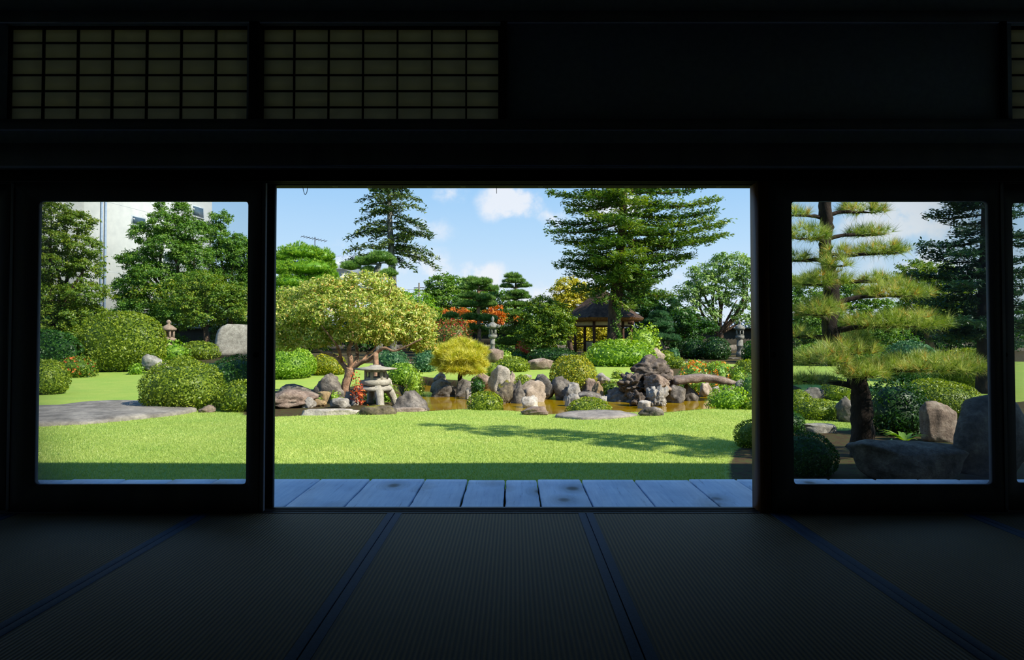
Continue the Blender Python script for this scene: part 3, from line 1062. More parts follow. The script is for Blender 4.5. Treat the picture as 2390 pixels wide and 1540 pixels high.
def rock(name, label, px0, px1, pt, pb, mat='rock', Y=None, seed=1, dep=.8, zb=None, rough=.16, facets=17, sub=4, cat='rock', group=None,
         flat=False, volc=0.0, tilt=0.0, parent=None):
    x, y, a, b, z0, h = place(px0, px1, pt, pb, Y, dep, zb)
    rg = np.random.default_rng(seed)
    D, T = ico(sub)
    pn = unit(rg.normal(size=(facets, 3)) * np.array([1, 1, .8]))
    pd = rg.uniform(.62, .95, facets)
    q = (D @ pn.T) / pd
    R = 1 / np.maximum((np.maximum(q, 0) ** 22).sum(1) ** (1 / 22), .75)
    R = np.clip(R, .55, 1.25)
    off = Vector((seed * 3.1, seed * 1.7, seed * .9))
    nzv = np.array([mnoise.fractal(Vector(d) * 2.2 + off, .8, 2.1, 6) for d in D])
    crk = np.array([mnoise.ridged_multi_fractal(Vector(d) * 1.9 - off, 1.0, 2.0, 3, 1.0, 2.0) for d in D])
    nzv = nzv - .5 * np.clip(crk - 1.05, 0, 1)
    R = R * (1 + rough * nzv)
    if volc:
        rv = np.array([mnoise.ridged_multi_fractal(Vector(d) * 2.6 + off, .9, 2.1, 4, 1.0, 2.0) for d in D])
        R = R * (1 - volc * np.clip(rv - .6, 0, 1.6))
    P = D * R[:, None]
    P = P / np.quantile(np.abs(P), .985, axis=0)
    if tilt:
        P[:, 2] = np.where(P[:, 2] > 0, P[:, 2] * np.clip(1.25 - tilt * .55 * (P[:, 0] + 1), .06, 1.0), P[:, 2])
    if flat:
        P[:, 2] = np.sign(P[:, 2]) * np.abs(P[:, 2]) ** .45
    V = np.empty_like(P)
    ang = rg.uniform(-.2, .2)
    V[:, 0], V[:, 1] = P[:, 0] * a, P[:, 1] * b
    bz = .35 if not flat else .5
    zc = h * bz
    V[:, 2] = np.where(P[:, 2] > 0, P[:, 2] * (h - zc), P[:, 2] * (zc + .08)) + zc
    if parent is not None:
        po, porg = parent
        return mk(name, V + np.array([x, y, z0]), None, T, M[mat], po, origin=porg, smooth=False)
    o = mk(name, V + np.array([x, y, z0]), None, T, M[mat], None, origin=(x, y, z0))
    tag(o, label, cat, group)
    return o


def crown_arrays(lobes, Y, L, rg, k=2.8, flatn=.55, asp=.5, clump=26):
    """leaf clumps filling ellipsoidal lobes given in pixels: (px, py, rx, ry, depth offset)"""
    PP, NN = [], []
    for lb in lobes:
        px, py, rx, ry = lb[:4]
        dy = lb[4] if len(lb) > 4 else 0.0
        yc = Y + dy
        c = at(px, py, yc)
        R = np.array([pxm(rx, yc), pxm((rx * .9 + ry * .3) if rx < 120 else rx * .8, yc), pxm(ry, yc)])
        Lp = L / yc * F
        n = k * math.pi * rx * ry / (.28 * Lp * Lp * asp) * 1.25
        ncl = max(4, int(n / clump))
        D = unit(rg.normal(size=(ncl, 3)))
        D[:, 1] -= .25
        D[:, 2] += .15
        D = unit(D)
        rad = rg.uniform(.35, 1.0, ncl) ** .5
        rad *= 1 + .10 * wob(D * 2.2, int(px * 3 + py), 2.5)
        cp = c + D * R * rad[:, None]
        cr = max(.13 * min(R[0], R[2]) + .5 * L, 1.2 * L)
        Pk = np.repeat(cp, clump, 0) + rg.normal(size=(ncl * clump, 3)) * np.array([cr, cr, cr * .55]) * .62
        Nk = np.repeat(unit(D * (1 - flatn) + np.array([0, 0, flatn])), clump, 0)
        PP.append(Pk); NN.append(Nk)
    return np.concatenate(PP), np.concatenate(NN)


def limb(pts, rad, seg=7, n=4, jit=.06, seed=0):
    return tube(spline(pts, n), rad, seg, jit, seed)


def tree(name, label, Y, base, lobes, mat, L=None, bark='bark', tr=9, k=2.8, fork=None, cat='tree', group=None, trunk_pts=None, seed=0, asp=.5,
         extra=None, flatn=.55, clump=26):
    """broadleaf tree: trunk, one limb to every lobe, foliage"""
    rg = np.random.default_rng(seed + int(base[0]))
    b = at(base[0], base[1], Y)
    b[2] = g1(b[0], b[1]) - .05
    root = thing(name, label, cat, b, group)
    L = L or .0038 * Y
    fk = at(fork[0], fork[1], Y) if fork else b + (at(lobes[0][0], lobes[0][1], Y) - b) * .45
    rt = pxm(tr, Y)
    mid = (b + fk) / 2 + np.array([rg.normal() * rt * .6, 0, 0])
    V, Q, T = limb([b, mid, fk], [rt * 1.25, rt, rt * .8], 9, 5, .06, seed)
    mk('trunk', V, Q, T, M[bark], root, origin=b, smooth=True)
    for i, lb in enumerate(lobes):
        dy = lb[4] if len(lb) > 4 else 0.0
        c = at(lb[0], lb[1], Y + dy)
        m_ = fk + (c - fk) * .5 + np.array([rg.normal() * .08, rg.normal() * .1, -.04]) * np.linalg.norm(c - fk)
        V, Q, T = limb([fk - np.array([0, 0, rt * .5]), m_, c], [rt * .46, rt * .3, rt * .1], 6, 5, .05, seed + i)
        mk('branch', V, Q, T, M[bark], root, origin=b, smooth=True)
    P, N = crown_arrays(lobes, Y, L, rg, k, flatn, asp, clump)
    kz = P[:, 2] > b[2] + .08
    V, Q, v = leaves(P[kz], N[kz], L, L * asp, rg, .6)
    cv = np.repeat(rg.uniform(0, 1, len(P) // clump + 1), clump)[:len(P)][kz]
    v = np.clip(v * .6 + np.repeat(cv, 4) * .4, 0, 1)
    f = mk('foliage', V, Q, None, M[mat], root, origin=b, v=v)
    f['kind'] = 'stuff'
    if extra:
        for (nm, em, lbs, kk) in extra:
            P, N = crown_arrays(lbs, Y, L, rg, kk, flatn, asp, 14)
            V, Q, v = leaves(P, N, L, L * asp, rg, .6)
            f = mk(nm, V, Q, None, M[em], root, origin=b, v=v)
            f['kind'] = 'stuff'
    return root


def pad_arrays(c, R, n, rg, thick=1.0):
    D = unit(rg.normal(size=(n, 3)))
    D[:, 2] = np.where(D[:, 2] < 0, D[:, 2] * .35, D[:, 2])
    rad = rg.uniform(.25, 1.0, n) ** .4 * (1 + .22 * wob(D, int(rg.integers(1e6)), 3.5))
    P = c + D * R * rad[:, None]
    P[:, 2] += R[2] * .10 * np.sin(P[:, 0] * 9) * np.cos(P[:, 1] * 8)
    N = unit(D * np.array([.75, .75, .35]) + np.array([0, 0, .75]))
    return P, N


def pine(name, label, Y, trunk, trad, pads, mat, bark, nL, nW, nper=22, dens=1.0, cat='pine tree', core=False, seed=0, group=None, spread=.55):
    """pine pruned into flat pads: trunk, one branch and one pad of needles each"""
    rg = np.random.default_rng(seed)
    tp = [at(p[0], p[1], Y + (p[2] if len(p) > 2 else 0)) for p in trunk]
    tp[0][2] = g1(tp[0][0], tp[0][1]) - .06
    b = tp[0]
    root = thing(name, label, cat, b, group)
    ts = spline(tp, 6)
    V, Q, T = tube(ts, [pxm(r, Y) for r in trad], 11, .10, seed)
    mk('trunk', V, Q, T, M[bark], root, origin=b, smooth=True)
    for i, pd in enumerate(pads):
        px, py, rx, ry = pd[:4]
        dy = pd[4] if len(pd) > 4 else 0
        c = at(px, py, Y + dy)
        R = np.array([pxm(rx, Y), pxm(rx * .75, Y), pxm(ry, Y)])
        # branch leaves the trunk a little below the pad
        tgt = c - np.array([0, 0, R[2] * .15])
        hz = np.linalg.norm((ts - tgt)[:, :2], axis=1)
        want = tgt[2] - .12 * hz
        j = int(np.argmin(np.abs(ts[:, 2] - want)))
        s0 = ts[j]
        dv = tgt - s0
        m1 = s0 + dv * .4 + np.array([0, rg.normal() * .05, .05]) * np.linalg.norm(dv)
        end = tgt + np.array([math.copysign(R[0] * .55, dv[0] if abs(dv[0]) > .05 else rg.normal()), 0, -R[2] * .05])
        br = pxm(max(2.2, trad[min(j * len(trad) // len(ts), len(trad) - 1)] * .38), Y)
        V, Q, T = limb([s0, m1, tgt, end], [br, br * .8, br * .5, br * .15], 7, 5, .08, seed + i)
        bo = mk('branch', V, Q, T, M[bark], root, origin=b, smooth=True)
        # twigs fanning out below the pad
        tw = MB()
        for q in range(5):
            a_ = rg.uniform(0, 6.28)
            e = c + np.array([math.cos(a_) * R[0] * .7, math.sin(a_) * R[1] * .7, -R[2] * .1])
            V, Q, T = limb([tgt, (tgt + e) / 2 - np.array([0, 0, .03 * R[0]]), e], [br * .35, br * .25, br * .1], 5, 3, .05, q)
            tw.add(V, Q, T)
        tw.build('twigs', M[bark], bo, origin=b, smooth=True)
        area = math.pi * R[0] * R[1] + 1.5 * math.pi * R[0] * R[2]
        n = int(np.clip(dens * area / (nL * nL) * 5.0, 20, 900))
        P, N = pad_arrays(c, R, n, rg)
        V, T, v = needles(P, N, nper, nL, nW, rg, spread)
        mb = MB().add(V, None, T, v)
        if core:
            Dv, Tv = ico(3)
            w = 1 + .09 * wob(Dv, seed + i, 4.5)
            CV = Dv * R * (.82 * w)[:, None]
            CV[:, 2] = np.where(CV[:, 2] < 0, CV[:, 2] * .6, CV[:, 2])
            mb.add(CV + c, None, Tv, rg.uniform(.0, .5, len(CV)))
        f = mb.build('needle_pad', M[mat], root, origin=b, v=True)
        f['kind'] = 'stuff'
    return root


def conifer(name, label, Y, trunk, trad, branches, mat, bark, L, tw=.34, droop=0.0, rnd=(), cat='conifer', seed=0, step=.16, dens=1.0, group=None, top=None):
    """layered fir: trunk, branches with flat sprays of twigs. branches: (attach py, tip px, tip py[, dY of tip])"""
    rg = np.random.default_rng(seed)
    tp = [at(p[0], p[1], Y) for p in trunk]
    tp[0][2] = g1(tp[0][0], tp[0][1]) - .06
    b = tp[0]
    root = thing(name, label, cat, b, group)
    ts = spline(tp, 8)
    rr = np.interp(np.linspace(0, 1, len(ts)), np.linspace(0, 1, len(trad)), [pxm(r, Y) for r in trad])
    V, Q, T = tube(ts, rr, 10, .05, seed)
    mk('trunk', V, Q, T, M[bark], root, origin=b, smooth=True)
    specs = []
    for br in branches:
        za = at(0, br[0], Y)[2]
        specs.append((za, at(br[1], br[2], Y + (br[3] if len(br) > 3 else rg.uniform(-.6, .6)))))
    for (py0, py1, cnt, ln0, ln1, rise) in rnd:
        for i in range(cnt):
            py = rg.uniform(py0, py1)
            za = at(0, py, Y)[2]
            f_ = (py - py0) / (py1 - py0 + 1e-6)
            ln = pxm(ln0 + (ln1 - ln0) * f_, Y) * rg.uniform(.65, 1.05)
            a_ = rg.uniform(0, 6.283)
            s0 = np.array([np.interp(za, ts[:, 2], ts[:, 0]), Y, za])
            specs.append((za, s0 + np.array([math.cos(a_) * ln, math.sin(a_) * ln, rise * ln * rg.uniform(.5, 1.4)])))
    for i, (za, tip) in enumerate(specs):
        s0 = np.array([np.interp(za, ts[:, 2], ts[:, 0]), np.interp(za, ts[:, 2], ts[:, 1]), za])
        dv = tip - s0
        ln = np.linalg.norm(dv)
        m1 = s0 + dv * .55 + np.array([0, 0, ln * (.10 if droop > 0 else -.06)])
        C = spline([s0, m1, tip], 7)
        br = max(.012, .02 * ln)
        V, Q, T = tube(C, [br, br * .6, br * .15], 5, .05, i)
        mk('branch', V, Q, T, M[bark], root, origin=b, smooth=True)
        PP, NN, TT = [], [], []
        m = max(6, int(ln / step))
        tws = np.linspace(.12, 1.0, m)
        hd = dv * np.array([1, 1, .2]); hd /= np.linalg.norm(hd) + 1e-9
        sd_ = np.cross(hd, [0, 0, 1]); sd_ /= np.linalg.norm(sd_) + 1e-9
        for t_ in tws:
            p = np.array([np.interp(t_, np.linspace(0, 1, len(C)), C[:, q]) for q in range(3)])
            for s_ in (-1, 1):
                tl = ln * tw * (1.08 - t_) ** .8 * rg.uniform(.55, 1.15) + L
                d = unit(hd * rg.uniform(.5, .9) + sd_ * s_ * rg.uniform(.5, 1.0) + np.array([0, 0, rg.uniform(-.15, .40) - droop]))
                nn = max(3, int(dens * tl / (L * .30)))
                u = rg.uniform(0, 1, nn)[:, None]
                pp = p + d * u * tl + rg.normal(size=(nn, 3)) * np.array([L * .30, L * .30, L * .34])
                pp[:, 2] -= droop * .25 * (u[:, 0] ** 2) * tl
                PP.append(pp); TT.append(np.tile(d, (nn, 1)) + rg.normal(size=(nn, 3)) * .45)
                NN.append(np.tile([0, 0, 1.0], (nn, 1)))
        P, N, Tn = np.concatenate(PP), np.concatenate(NN), np.concatenate(TT)
        V, Q, v = leaves(P, N, L, L * .36, rg, .5, Tn, .1)
        v = np.clip(v * .55 + rg.uniform(0, .45), 0, 1)
        f = mk('spray', V, Q, None, M[mat], root, origin=b, v=v)
        f['kind'] = 'stuff'
    return root


def slab(name, label, pix, h, mat, seed, cat='rock'):
    """low slab whose outline is laid out on the ground"""
    O = np.array([gnd(*p)[:2] for p in pix])
    O = np.vstack([O, O[:1]])
    t = np.linspace(0, len(O) - 1, 72, endpoint=False)
    O = np.stack([np.interp(t, np.arange(len(O)), O[:, k]) for k in (0, 1)], 1)
    O = (O + np.roll(O, 1, 0) + np.roll(O, -1, 0)) / 3
    SLABS.append(O)
    c = O.mean(0)
    z0 = g1(c[0], c[1])
    off = Vector((seed, seed * 2, 0))
    V, Q = [], []
    prof = [(1.0, -.06), (1.0, .3), (.985, .62), (.95, .82), (.8, .93), (.6, 1.0), (.35, 1.02), (.12, 1.0)]
    for (r, zz_) in prof:
        for o in O:
            q = c + (o - c) * r
            nz_ = mnoise.fractal(Vector((q[0] * 1.4, q[1] * 1.4, 0)) + off, .9, 2.0, 5)
            V.append((q[0], q[1], z0 + h * zz_ * (1 + .35 * nz_ * (zz_ > .5)) if zz_ > 0 else z0 - .06))
    n = len(O)
    for i in range(len(prof) - 1):
        for j in range(n):
            k = (j + 1) % n
            Q.append((i * n + k, i * n + j, (i + 1) * n + j, (i + 1) * n + k))
    T = [(len(V), (len(prof) - 1) * n + (j + 1) % n, (len(prof) - 1) * n + j) for j in range(n)]
    V.append((c[0], c[1], z0 + h))
    o = mk(name, V, Q, T, M[mat], None, origin=(c[0], c[1], z0), smooth=True)
    bm = bmesh.new(); bm.from_mesh(o.data); bmesh.ops.recalc_face_normals(bm, faces=bm.faces[:]); bm.to_mesh(o.data); bm.free()
    return tag(o, label, cat)

# ================================================================== THINGS BEHIND THE GARDEN
# perimeter wall with a tiled cap
PY = 50.0
gw = thing('garden_wall', 'earth coloured perimeter wall with a grey tiled cap behind the trees', 'wall', (0, PY, .3))
MB().box(-34, 44, PY - .12, PY + .12, .2, 1.98).build('wall_body', M['wallplaster'], gw, origin=(0, PY, .3))
MB().box(-34, 44, PY - .16, PY + .16, .2, .75).build('stone_base', M['rockdark'], gw, origin=(0, PY, .3))
MB().add([(-34, PY - .55, 1.95), (44, PY - .55, 1.95), (44, PY, 2.40), (-34, PY, 2.40), (-34, PY + .55, 1.95), (44, PY + .55, 1.95)],
         [(0, 1, 2, 3), (3, 2, 5, 4), (0, 4, 5, 1)], [(0, 3, 4), (1, 5, 2)]).build('cap_roof', M['tile'], gw, origin=(0, PY, .3))
MB().tube([(-34, PY, 2.45), (44, PY, 2.45)], [.09], 8).build('ridge', M['tile'], gw, origin=(0, PY, .3), smooth=True)
tl = None
for k in range(150):
    x = 7.5 + k * .24
    if tl is None:
        V, Q, T = tube([(0, -.58, -.46), (0, -.3, -.23), (0, 0, .01)], [.055], 6)
        tl = mk('roof_tile', V, Q, T, M['tile'], gw, smooth=True)
        o = tl
    else:
        o = tl.copy(); COL.objects.link(o)
    o.location = (x, 0, 2.42 - .3)

# tall white building
Y0, Y1 = 52.0, 52.0 * 1.293
a0 = np.array([(207 - CX) / F * Y0, Y0]); a1 = np.array([(492 - CX) / F * Y1, Y1])
dirw = (a1 - a0) / np.linalg.norm(a1 - a0)
nrm = np.array([dirw[1], -dirw[0]])
wlen = np.linalg.norm(a1 - a0)
BH = 16.0
org = (a0[0], a0[1], .3)
bd = thing('white_building', 'tall white rendered building with small windows behind the trees', 'building', org)


def onwall(s, z, out=0.0):
    q = a0 + dirw * s + nrm * out
    return (q[0], q[1], z)


def wallbox(s0, s1, z0, z1, o0, o1, name, mat, parent, origin=org):
    V = [onwall(s, z, o_) for z in (z0, z1) for o_ in (o1, o0) for s in (s0, s1)]
    return MB().add(V, [(0, 2, 3, 1), (4, 5, 7, 6), (0, 1, 5, 4), (2, 6, 7, 3), (0, 4, 6, 2), (1, 3, 7, 5)]).build(name, mat, parent, origin=origin)


def s_of(px):
    q = (px - CX) / F
    return (q * a0[1] - a0[0]) / (dirw[0] - q * dirw[1])


def z_of(px, py):
    s = s_of(px)
    return at(px, py, a0[1] + dirw[1] * s)[2]


wb = wallbox(0, wlen, .1, BH, -9, 0, 'wall', M['whitewall'], bd)
wallbox(-5.0, -.0, .1, BH, -9, -.55, 'wall', M['whitewall'], bd)
wallbox(-.05, wlen + .05, BH, BH + .3, -9.05, .06, 'parapet', M['whitewall'], bd)
for (pa, pb, pt, pq) in ((304, 335, 503, 521), (446, 471, 479, 501), (380, 405, 590, 609)):
    s0, s1 = s_of(pa), s_of(pb)
    z1, z0 = z_of(pa, pt), z_of(pa, pq)
    w_ = wallbox(s0 - .06, s1 + .06, z0 - .1, z1 + .06, -.02, .05, 'window', M['winframe'], bd)
    wallbox(s0 + .04, s1 - .04, z0, z1 - .04, .03, .056, 'pane', M['darkglass'], w_)
    wallbox(s0 - .12, s1 + .12, z0 - .17, z0 - .1, -.02, .12, 'window_sill', M['whitewall'], w_)
for px in (231, 240):
    s = s_of(px)
    p0, p1 = onwall(s, .4, .12), onwall(s, BH - .2, .12)
    MB().tube([p0, p1], [.085], 8).build('drainpipe', M['greypipe'], bd, origin=org, smooth=True)
    for z in np.arange(2, 15, 2.2):
        pass
for z in (z_of(300, 640), z_of(300, 485)):
    wallbox(0.02, wlen - .02, z, z + .03, -.02, .004, 'joint_strip', M['winframe'], bd)

# distant house with aerial, power pole with two wires
hc = at(745, 780, 62); hz = .3
hs = thing('far_house', 'pale far house peeping out behind the clipped round tree', 'house', (hc[0], 62, hz))
xa, xb = at(690, 700, 62)[0], at(802, 700, 62)[0]
zt = at(800, 628, 62)[2]
MB().box(xa, xb, 62, 68, .1, zt).build('wall', M['whitewall'], hs, origin=(hc[0], 62, hz))
zr = at(790, 597, 62)[2]
MB().add([(xa - .4, 61.5, zt), (xb + .4, 61.5, zt), (xb + .4, 65, zr + .4), (xa - .4, 65, zr + .4), (xa - .4, 68.5, zt), (xb + .4, 68.5, zt)],
         [(0, 1, 2, 3), (3, 2, 5, 4), (0, 4, 5, 1)], [(0, 3, 4), (1, 5, 2)]).build('roof', M['tile'], hs, origin=(hc[0], 62, hz))
for px in (715, 760):
    p = at(px, 660, 62)
    w_ = MB().box(p[0] - .5, p[0] + .5, 61.93, 62.0, p[2] - .5, p[2] + .5).build('window', M['winframe'], hs, origin=(hc[0], 62, hz))
    MB().box(p[0] - .42, p[0] + .42, 61.9, 61.94, p[2] - .42, p[2] + .42).build('pane', M['darkglass'], w_, origin=(hc[0], 62, hz))
ya = 65.0
p0, p1 = at(735, 600, ya), at(735, 553, ya)
an = thing('roof_aerial', 'thin rooftop television aerial standing out against the sky', 'aerial', (p0[0], ya, zr + .35))
MB().tube([(p0[0], ya, zr + .35), p1], [.035], 6).build('mast', M['iron'], an, origin=(p0[0], ya, zr + .35))
q0, q1 = at(703, 551, ya), at(762, 563, ya)
MB().tube([q0, q1], [.025], 6).build('boom', M['iron'], an, origin=(p0[0], ya, zr + .35))
for t_ in np.linspace(.05, .97, 9):
    c = q0 + (q1 - q0) * t_
    MB().tube([c + np.array([-.02, -.5, -.16]), c + np.array([.02, .5, .16])], [.018], 5).build('element', M['iron'], an, origin=(p0[0], ya, zr + .35))
yp = 75.0
pb_, pt_ = at(978, 790, yp), at(978, 660, yp)
up = thing('power_pole', 'slim utility pole with crossarms beyond the garden trees', 'pole', (pb_[0], yp, .3))
MB().tube([(pb_[0], yp, .25), pt_], [.14, .09], 8).build('shaft', M['barkgrey'], up, origin=(pb_[0], yp, .3), smooth=True)
for py, w_ in ((672, 12), (678, 10)):
    a_, b_ = at(978 - w_, py, yp), at(978 + w_, py - 1, yp)
    MB().tube([a_, b_], [.05], 5).build('crossarm', M['iron'], up, origin=(pb_[0], yp, .3))
for i, (pya, pyb) in enumerate(((677, 674), (686, 683))):
    a_, b_ = at(700, pya + 2, yp + 3), at(978, pyb, yp)
    o = MB().tube(spline([a_, (a_ + b_) / 2 - np.array([0, 0, .25]), b_], 6), [.02], 5).build('power_line', M['iron'], None, origin=tuple(b_))
    tag(o, ['upper thin power line running to the utility pole', 'lower thin power line running to the utility pole'][i], 'cable')

# ================================================================== TREES
# ---- through the glazed door on the white building's side
tree('broadleaf_tree', 'tall dark green tree in front of the white building with low drooping boughs', 31, (120, 850),
     [(120, 505, 60, 40), (185, 520, 40, 26, .4), (110, 560, 50, 30, -.4), (195, 575, 45, 28), (120, 620, 70, 36), (200, 625, 42, 34, .3), (110, 690, 60, 40),
      (205, 685, 62, 26), (120, 745, 70, 42), (190, 735, 55, 34), (120, 800, 70, 36, -.6), (205, 790, 55, 36, -.6), (60, 640, 50, 120)],
     'maple', k=2.4, tr=12, fork=(130, 740), seed=1, L=.11)
tree('broadleaf_tree', 'pyramidal feathery green tree with its top against the white building', 40.8, (385, 834),
     [(425, 500, 22, 34), (385, 520, 40, 26, -.3), (450, 540, 40, 32), (340, 545, 36, 24), (400, 575, 62, 34), (330, 610, 40, 34), (450, 600, 46, 36), (300, 605, 26, 14),
      (375, 650, 70, 40), (310, 670, 44, 32), (455, 665, 50, 40), (330, 725, 60, 34, -.5), (420, 730, 66, 38, -.5), (300, 700, 30, 22), (377, 480, 10, 22)],
     'green', k=2.6, tr=11, fork=(400, 720), seed=2, L=.135, extra=[('new_growth', 'maple2', [(430, 690, 70, 40, -1.2), (340, 690, 40, 30, -1.2)], .7)])
tree('broadleaf_tree', 'light green tree reaching up beside the white building corner', 44.4, (540, 832),
     [(515, 508, 22, 18), (505, 545, 30, 26), (545, 570, 36, 26), (520, 605, 44, 36), (570, 600, 40, 40), (530, 660, 50, 40), (580, 670, 40, 44), (520, 715, 50, 34),
      (575, 735, 40, 30), (600, 640, 30, 60)],
     'green', k=2.6, tr=9, fork=(545, 720), seed=3, L=.145)
tree('broadleaf_tree', 'olive tinged maple spreading low behind the standing stone', 36.2, (480, 836),
     [(470, 660, 50, 30), (510, 690, 50, 34), (450, 700, 50, 36), (540, 720, 44, 30), (480, 740, 60, 24), (560, 690, 30, 30)],
     'maple2', k=1.8, tr=7, fork=(480, 760), seed=4, L=.125)
bush('hedge_mound', 'large rounded hedge mound to the left of the pinkish stone lantern', 195, 382, 728, 868, 'azalea', lump=.05, cat='hedge', squash=2.6, leaf=1.1, dep=.5)
bush('hedge_mound', 'dark low hedge mound under the drooping boughs of the tall tree', 20, 196, 770, 872, 'dark', lump=.10, cat='hedge', leaf=1.1, dep=.35)
bush('flowering_bush', 'small loose bush dotted with red flowers beside a round bush', 148, 218, 838, 882, 'maple', lump=.12, flowers=('redleaf', 60, 1.2), loose=1.2)
bush('round_bush', 'clipped round green bush at the edge of the lawn below drooping boughs', 60, 155, 842, 922, 'azalea')
bush('low_bush', 'glossy leafy bush at the foot of the pinkish stone lantern', 373, 434, 800, 845, 'bright', leaf=1.5, loose=1.0)
bush('round_bush', 'flattened mound bush between the pinkish lantern and the standing stone', 428, 507, 799, 840, 'azalea', lump=.1)
bush('low_bush', 'small bright ground bush beside the leaning pale boulder', 306, 334, 850, 874, 'bright')
bush('low_bush', 'low olive bush between the pale boulder and the big azalea', 402, 452, 834, 860, 'azalea', loose=.8)
rock('boulder', 'pale leaning boulder on the lawn near the pinkish stone lantern', 330, 397, 829, 872, 'rock', seed=11, dep=.5)
bush('azalea_bush', 'large leafy azalea bush spreading over the end of the flat grey slab', 344, 516, 848, 960, 'azalea', lump=.09, leaf=1.25, loose=.9)
bush('azalea_bush', 'dark round azalea bush behind the large leafy azalea', 500, 612, 834, 910, 'dark', Y=16.2, leaf=1.2)
bush('azalea_bush', 'small leafy azalea bush touching the large azalea on the lawn', 518, 606, 893, 962, 'azalea', leaf=1.25, loose=.9, lump=.1)
slab('slab_rock', 'long flat grey rock slab sunk in the lawn', [(-80, 985), (30, 958), (150, 950), (260, 940), (330, 941), (400, 950), (465, 958), (430, 966), (330, 978), (220, 990), (90, 997), (-80, 1002)], .07, 'rockslab', 12)
rock('small_rock', 'small brown stone between two azalea bushes', 470, 512, 945, 963, 'rockbrown', seed=13)
rock('standing_stone', 'wide upright pale stone slab behind the clipped bushes', 484, 622, 753, 838, 'rockpale', seed=14, Y=34.4, dep=.16, rough=.05, facets=7, flat=True)

# ---- behind the plum tree
pine('topiary_tree', 'broad cloud pruned evergreen with stacked bright green cushions', 27, [(690, 855), (695, 760), (700, 690), (705, 620)], [9, 8, 7, 4],
     [(700, 592, 46, 22), (745, 602, 34, 22, .3), (665, 602, 28, 18, -.2), (765, 622, 22, 22, .4), (720, 628, 60, 22, -.3), (660, 630, 34, 22, -.5), (680, 660, 50, 22, -.5),
      (750, 652, 42, 20, -.2), (775, 648, 16, 18), (650, 690, 40, 22, -.7), (700, 700, 60, 20, -.6), (765, 680, 34, 20), (790, 682, 20, 14), (655, 735, 40, 24, -.4), (710, 745, 50, 24)],
     'pod', 'bark', .10, .022, 9, 1.1, 'topiary tree', core=True, seed=21)
pine('cloud_pine', 'grey trunked pine clipped into round cushions behind the yellow green tree', 33, [(884, 845), (882, 720), (880, 640), (886, 615)], [10, 9, 8, 5],
     [(886, 603, 30, 17), (850, 613, 26, 12, .2), (817, 624, 22, 12), (905, 640, 22, 12, -.3), (860, 630, 16, 9), (912, 612, 12, 14, .3)],
     'pinegrn', 'barkgrey', .13, .022, 10, 1.5, core=True, seed=22)
br = [(455, 845, 470), (460, 980, 470), (470, 850, 492), (480, 985, 490), (495, 838, 518), (500, 1000, 545), (515, 835, 540), (520, 990, 530), (535, 815, 558), (545, 870, 560),
      (550, 1000, 550), (560, 880, 585), (565, 945, 560), (580, 810, 588), (570, 960, 585), (585, 990, 600), (590, 1022, 628), (600, 850, 600), (605, 805, 612), (600, 940, 612),
      (610, 965, 628), (560, 1003, 552), (575, 1015, 600), (540, 850, 545), (470, 900, 480), (440, 870, 445), (440, 955, 450)]
conifer('tall_conifer', 'tall sparse conifer with drooping layered boughs against the sky', 42, [(916, 835), (918, 700), (914, 600), (910, 520), (908, 440), (906, 380)], [10, 9, 8, 6, 4, 2], br,
        'deodar', 'barkgrey', .26, tw=.30, droop=.22, rnd=((400, 470, 22, 40, 60, .02), (470, 600, 14, 50, 60, -.2)), seed=23, step=.28, dens=1.6)

belt = [(40, 300, 'dark', 'dark tree belt behind the large hedge mound'), (300, 480, 'green', 'green tree belt behind the pinkish stone lantern'),
        (480, 640, 'dark', 'dark tree belt behind the standing stone'), (650, 790, 'green', 'shaded tree belt behind the big bright clipped bush'),
        (800, 950, 'dark', 'dark tree belt behind the squat lantern'), (950, 1060, 'dark', 'dark tree belt behind the yellow pine'),
        (1140, 1340, 'green', 'green tree belt behind the azalea mounds'), (1480, 1660, 'dark', 'dark tree belt behind the stepped grey green pine'),
        (1830, 2080, 'green', 'green tree belt far behind the black pine'), (2060, 2420, 'dark', 'dark tree belt far behind the shaded fir')]
for i, (pa, pb, mt_, lab) in enumerate(belt):
    rb = np.random.default_rng(900 + i)
    lbs = [(px + rb.uniform(-8, 8), 752 + rb.uniform(-16, 16), 34, 30, rb.uniform(-.3, .3)) for px in np.arange(pa + 44, pb - 36, 46)]
    lbs += [(px + rb.uniform(-8, 8), 800 + rb.uniform(-8, 8), 36, 28, rb.uniform(-.5, .2)) for px in np.arange(pa + 44, pb - 36, 50)]
    tree('background_tree', lab, 43.5 if i == 0 else 47.0, ((pa + pb) / 2, 826), lbs, mt_, k=2.0, tr=5, fork=((pa + pb) / 2, 790), seed=900 + i, L=.20)

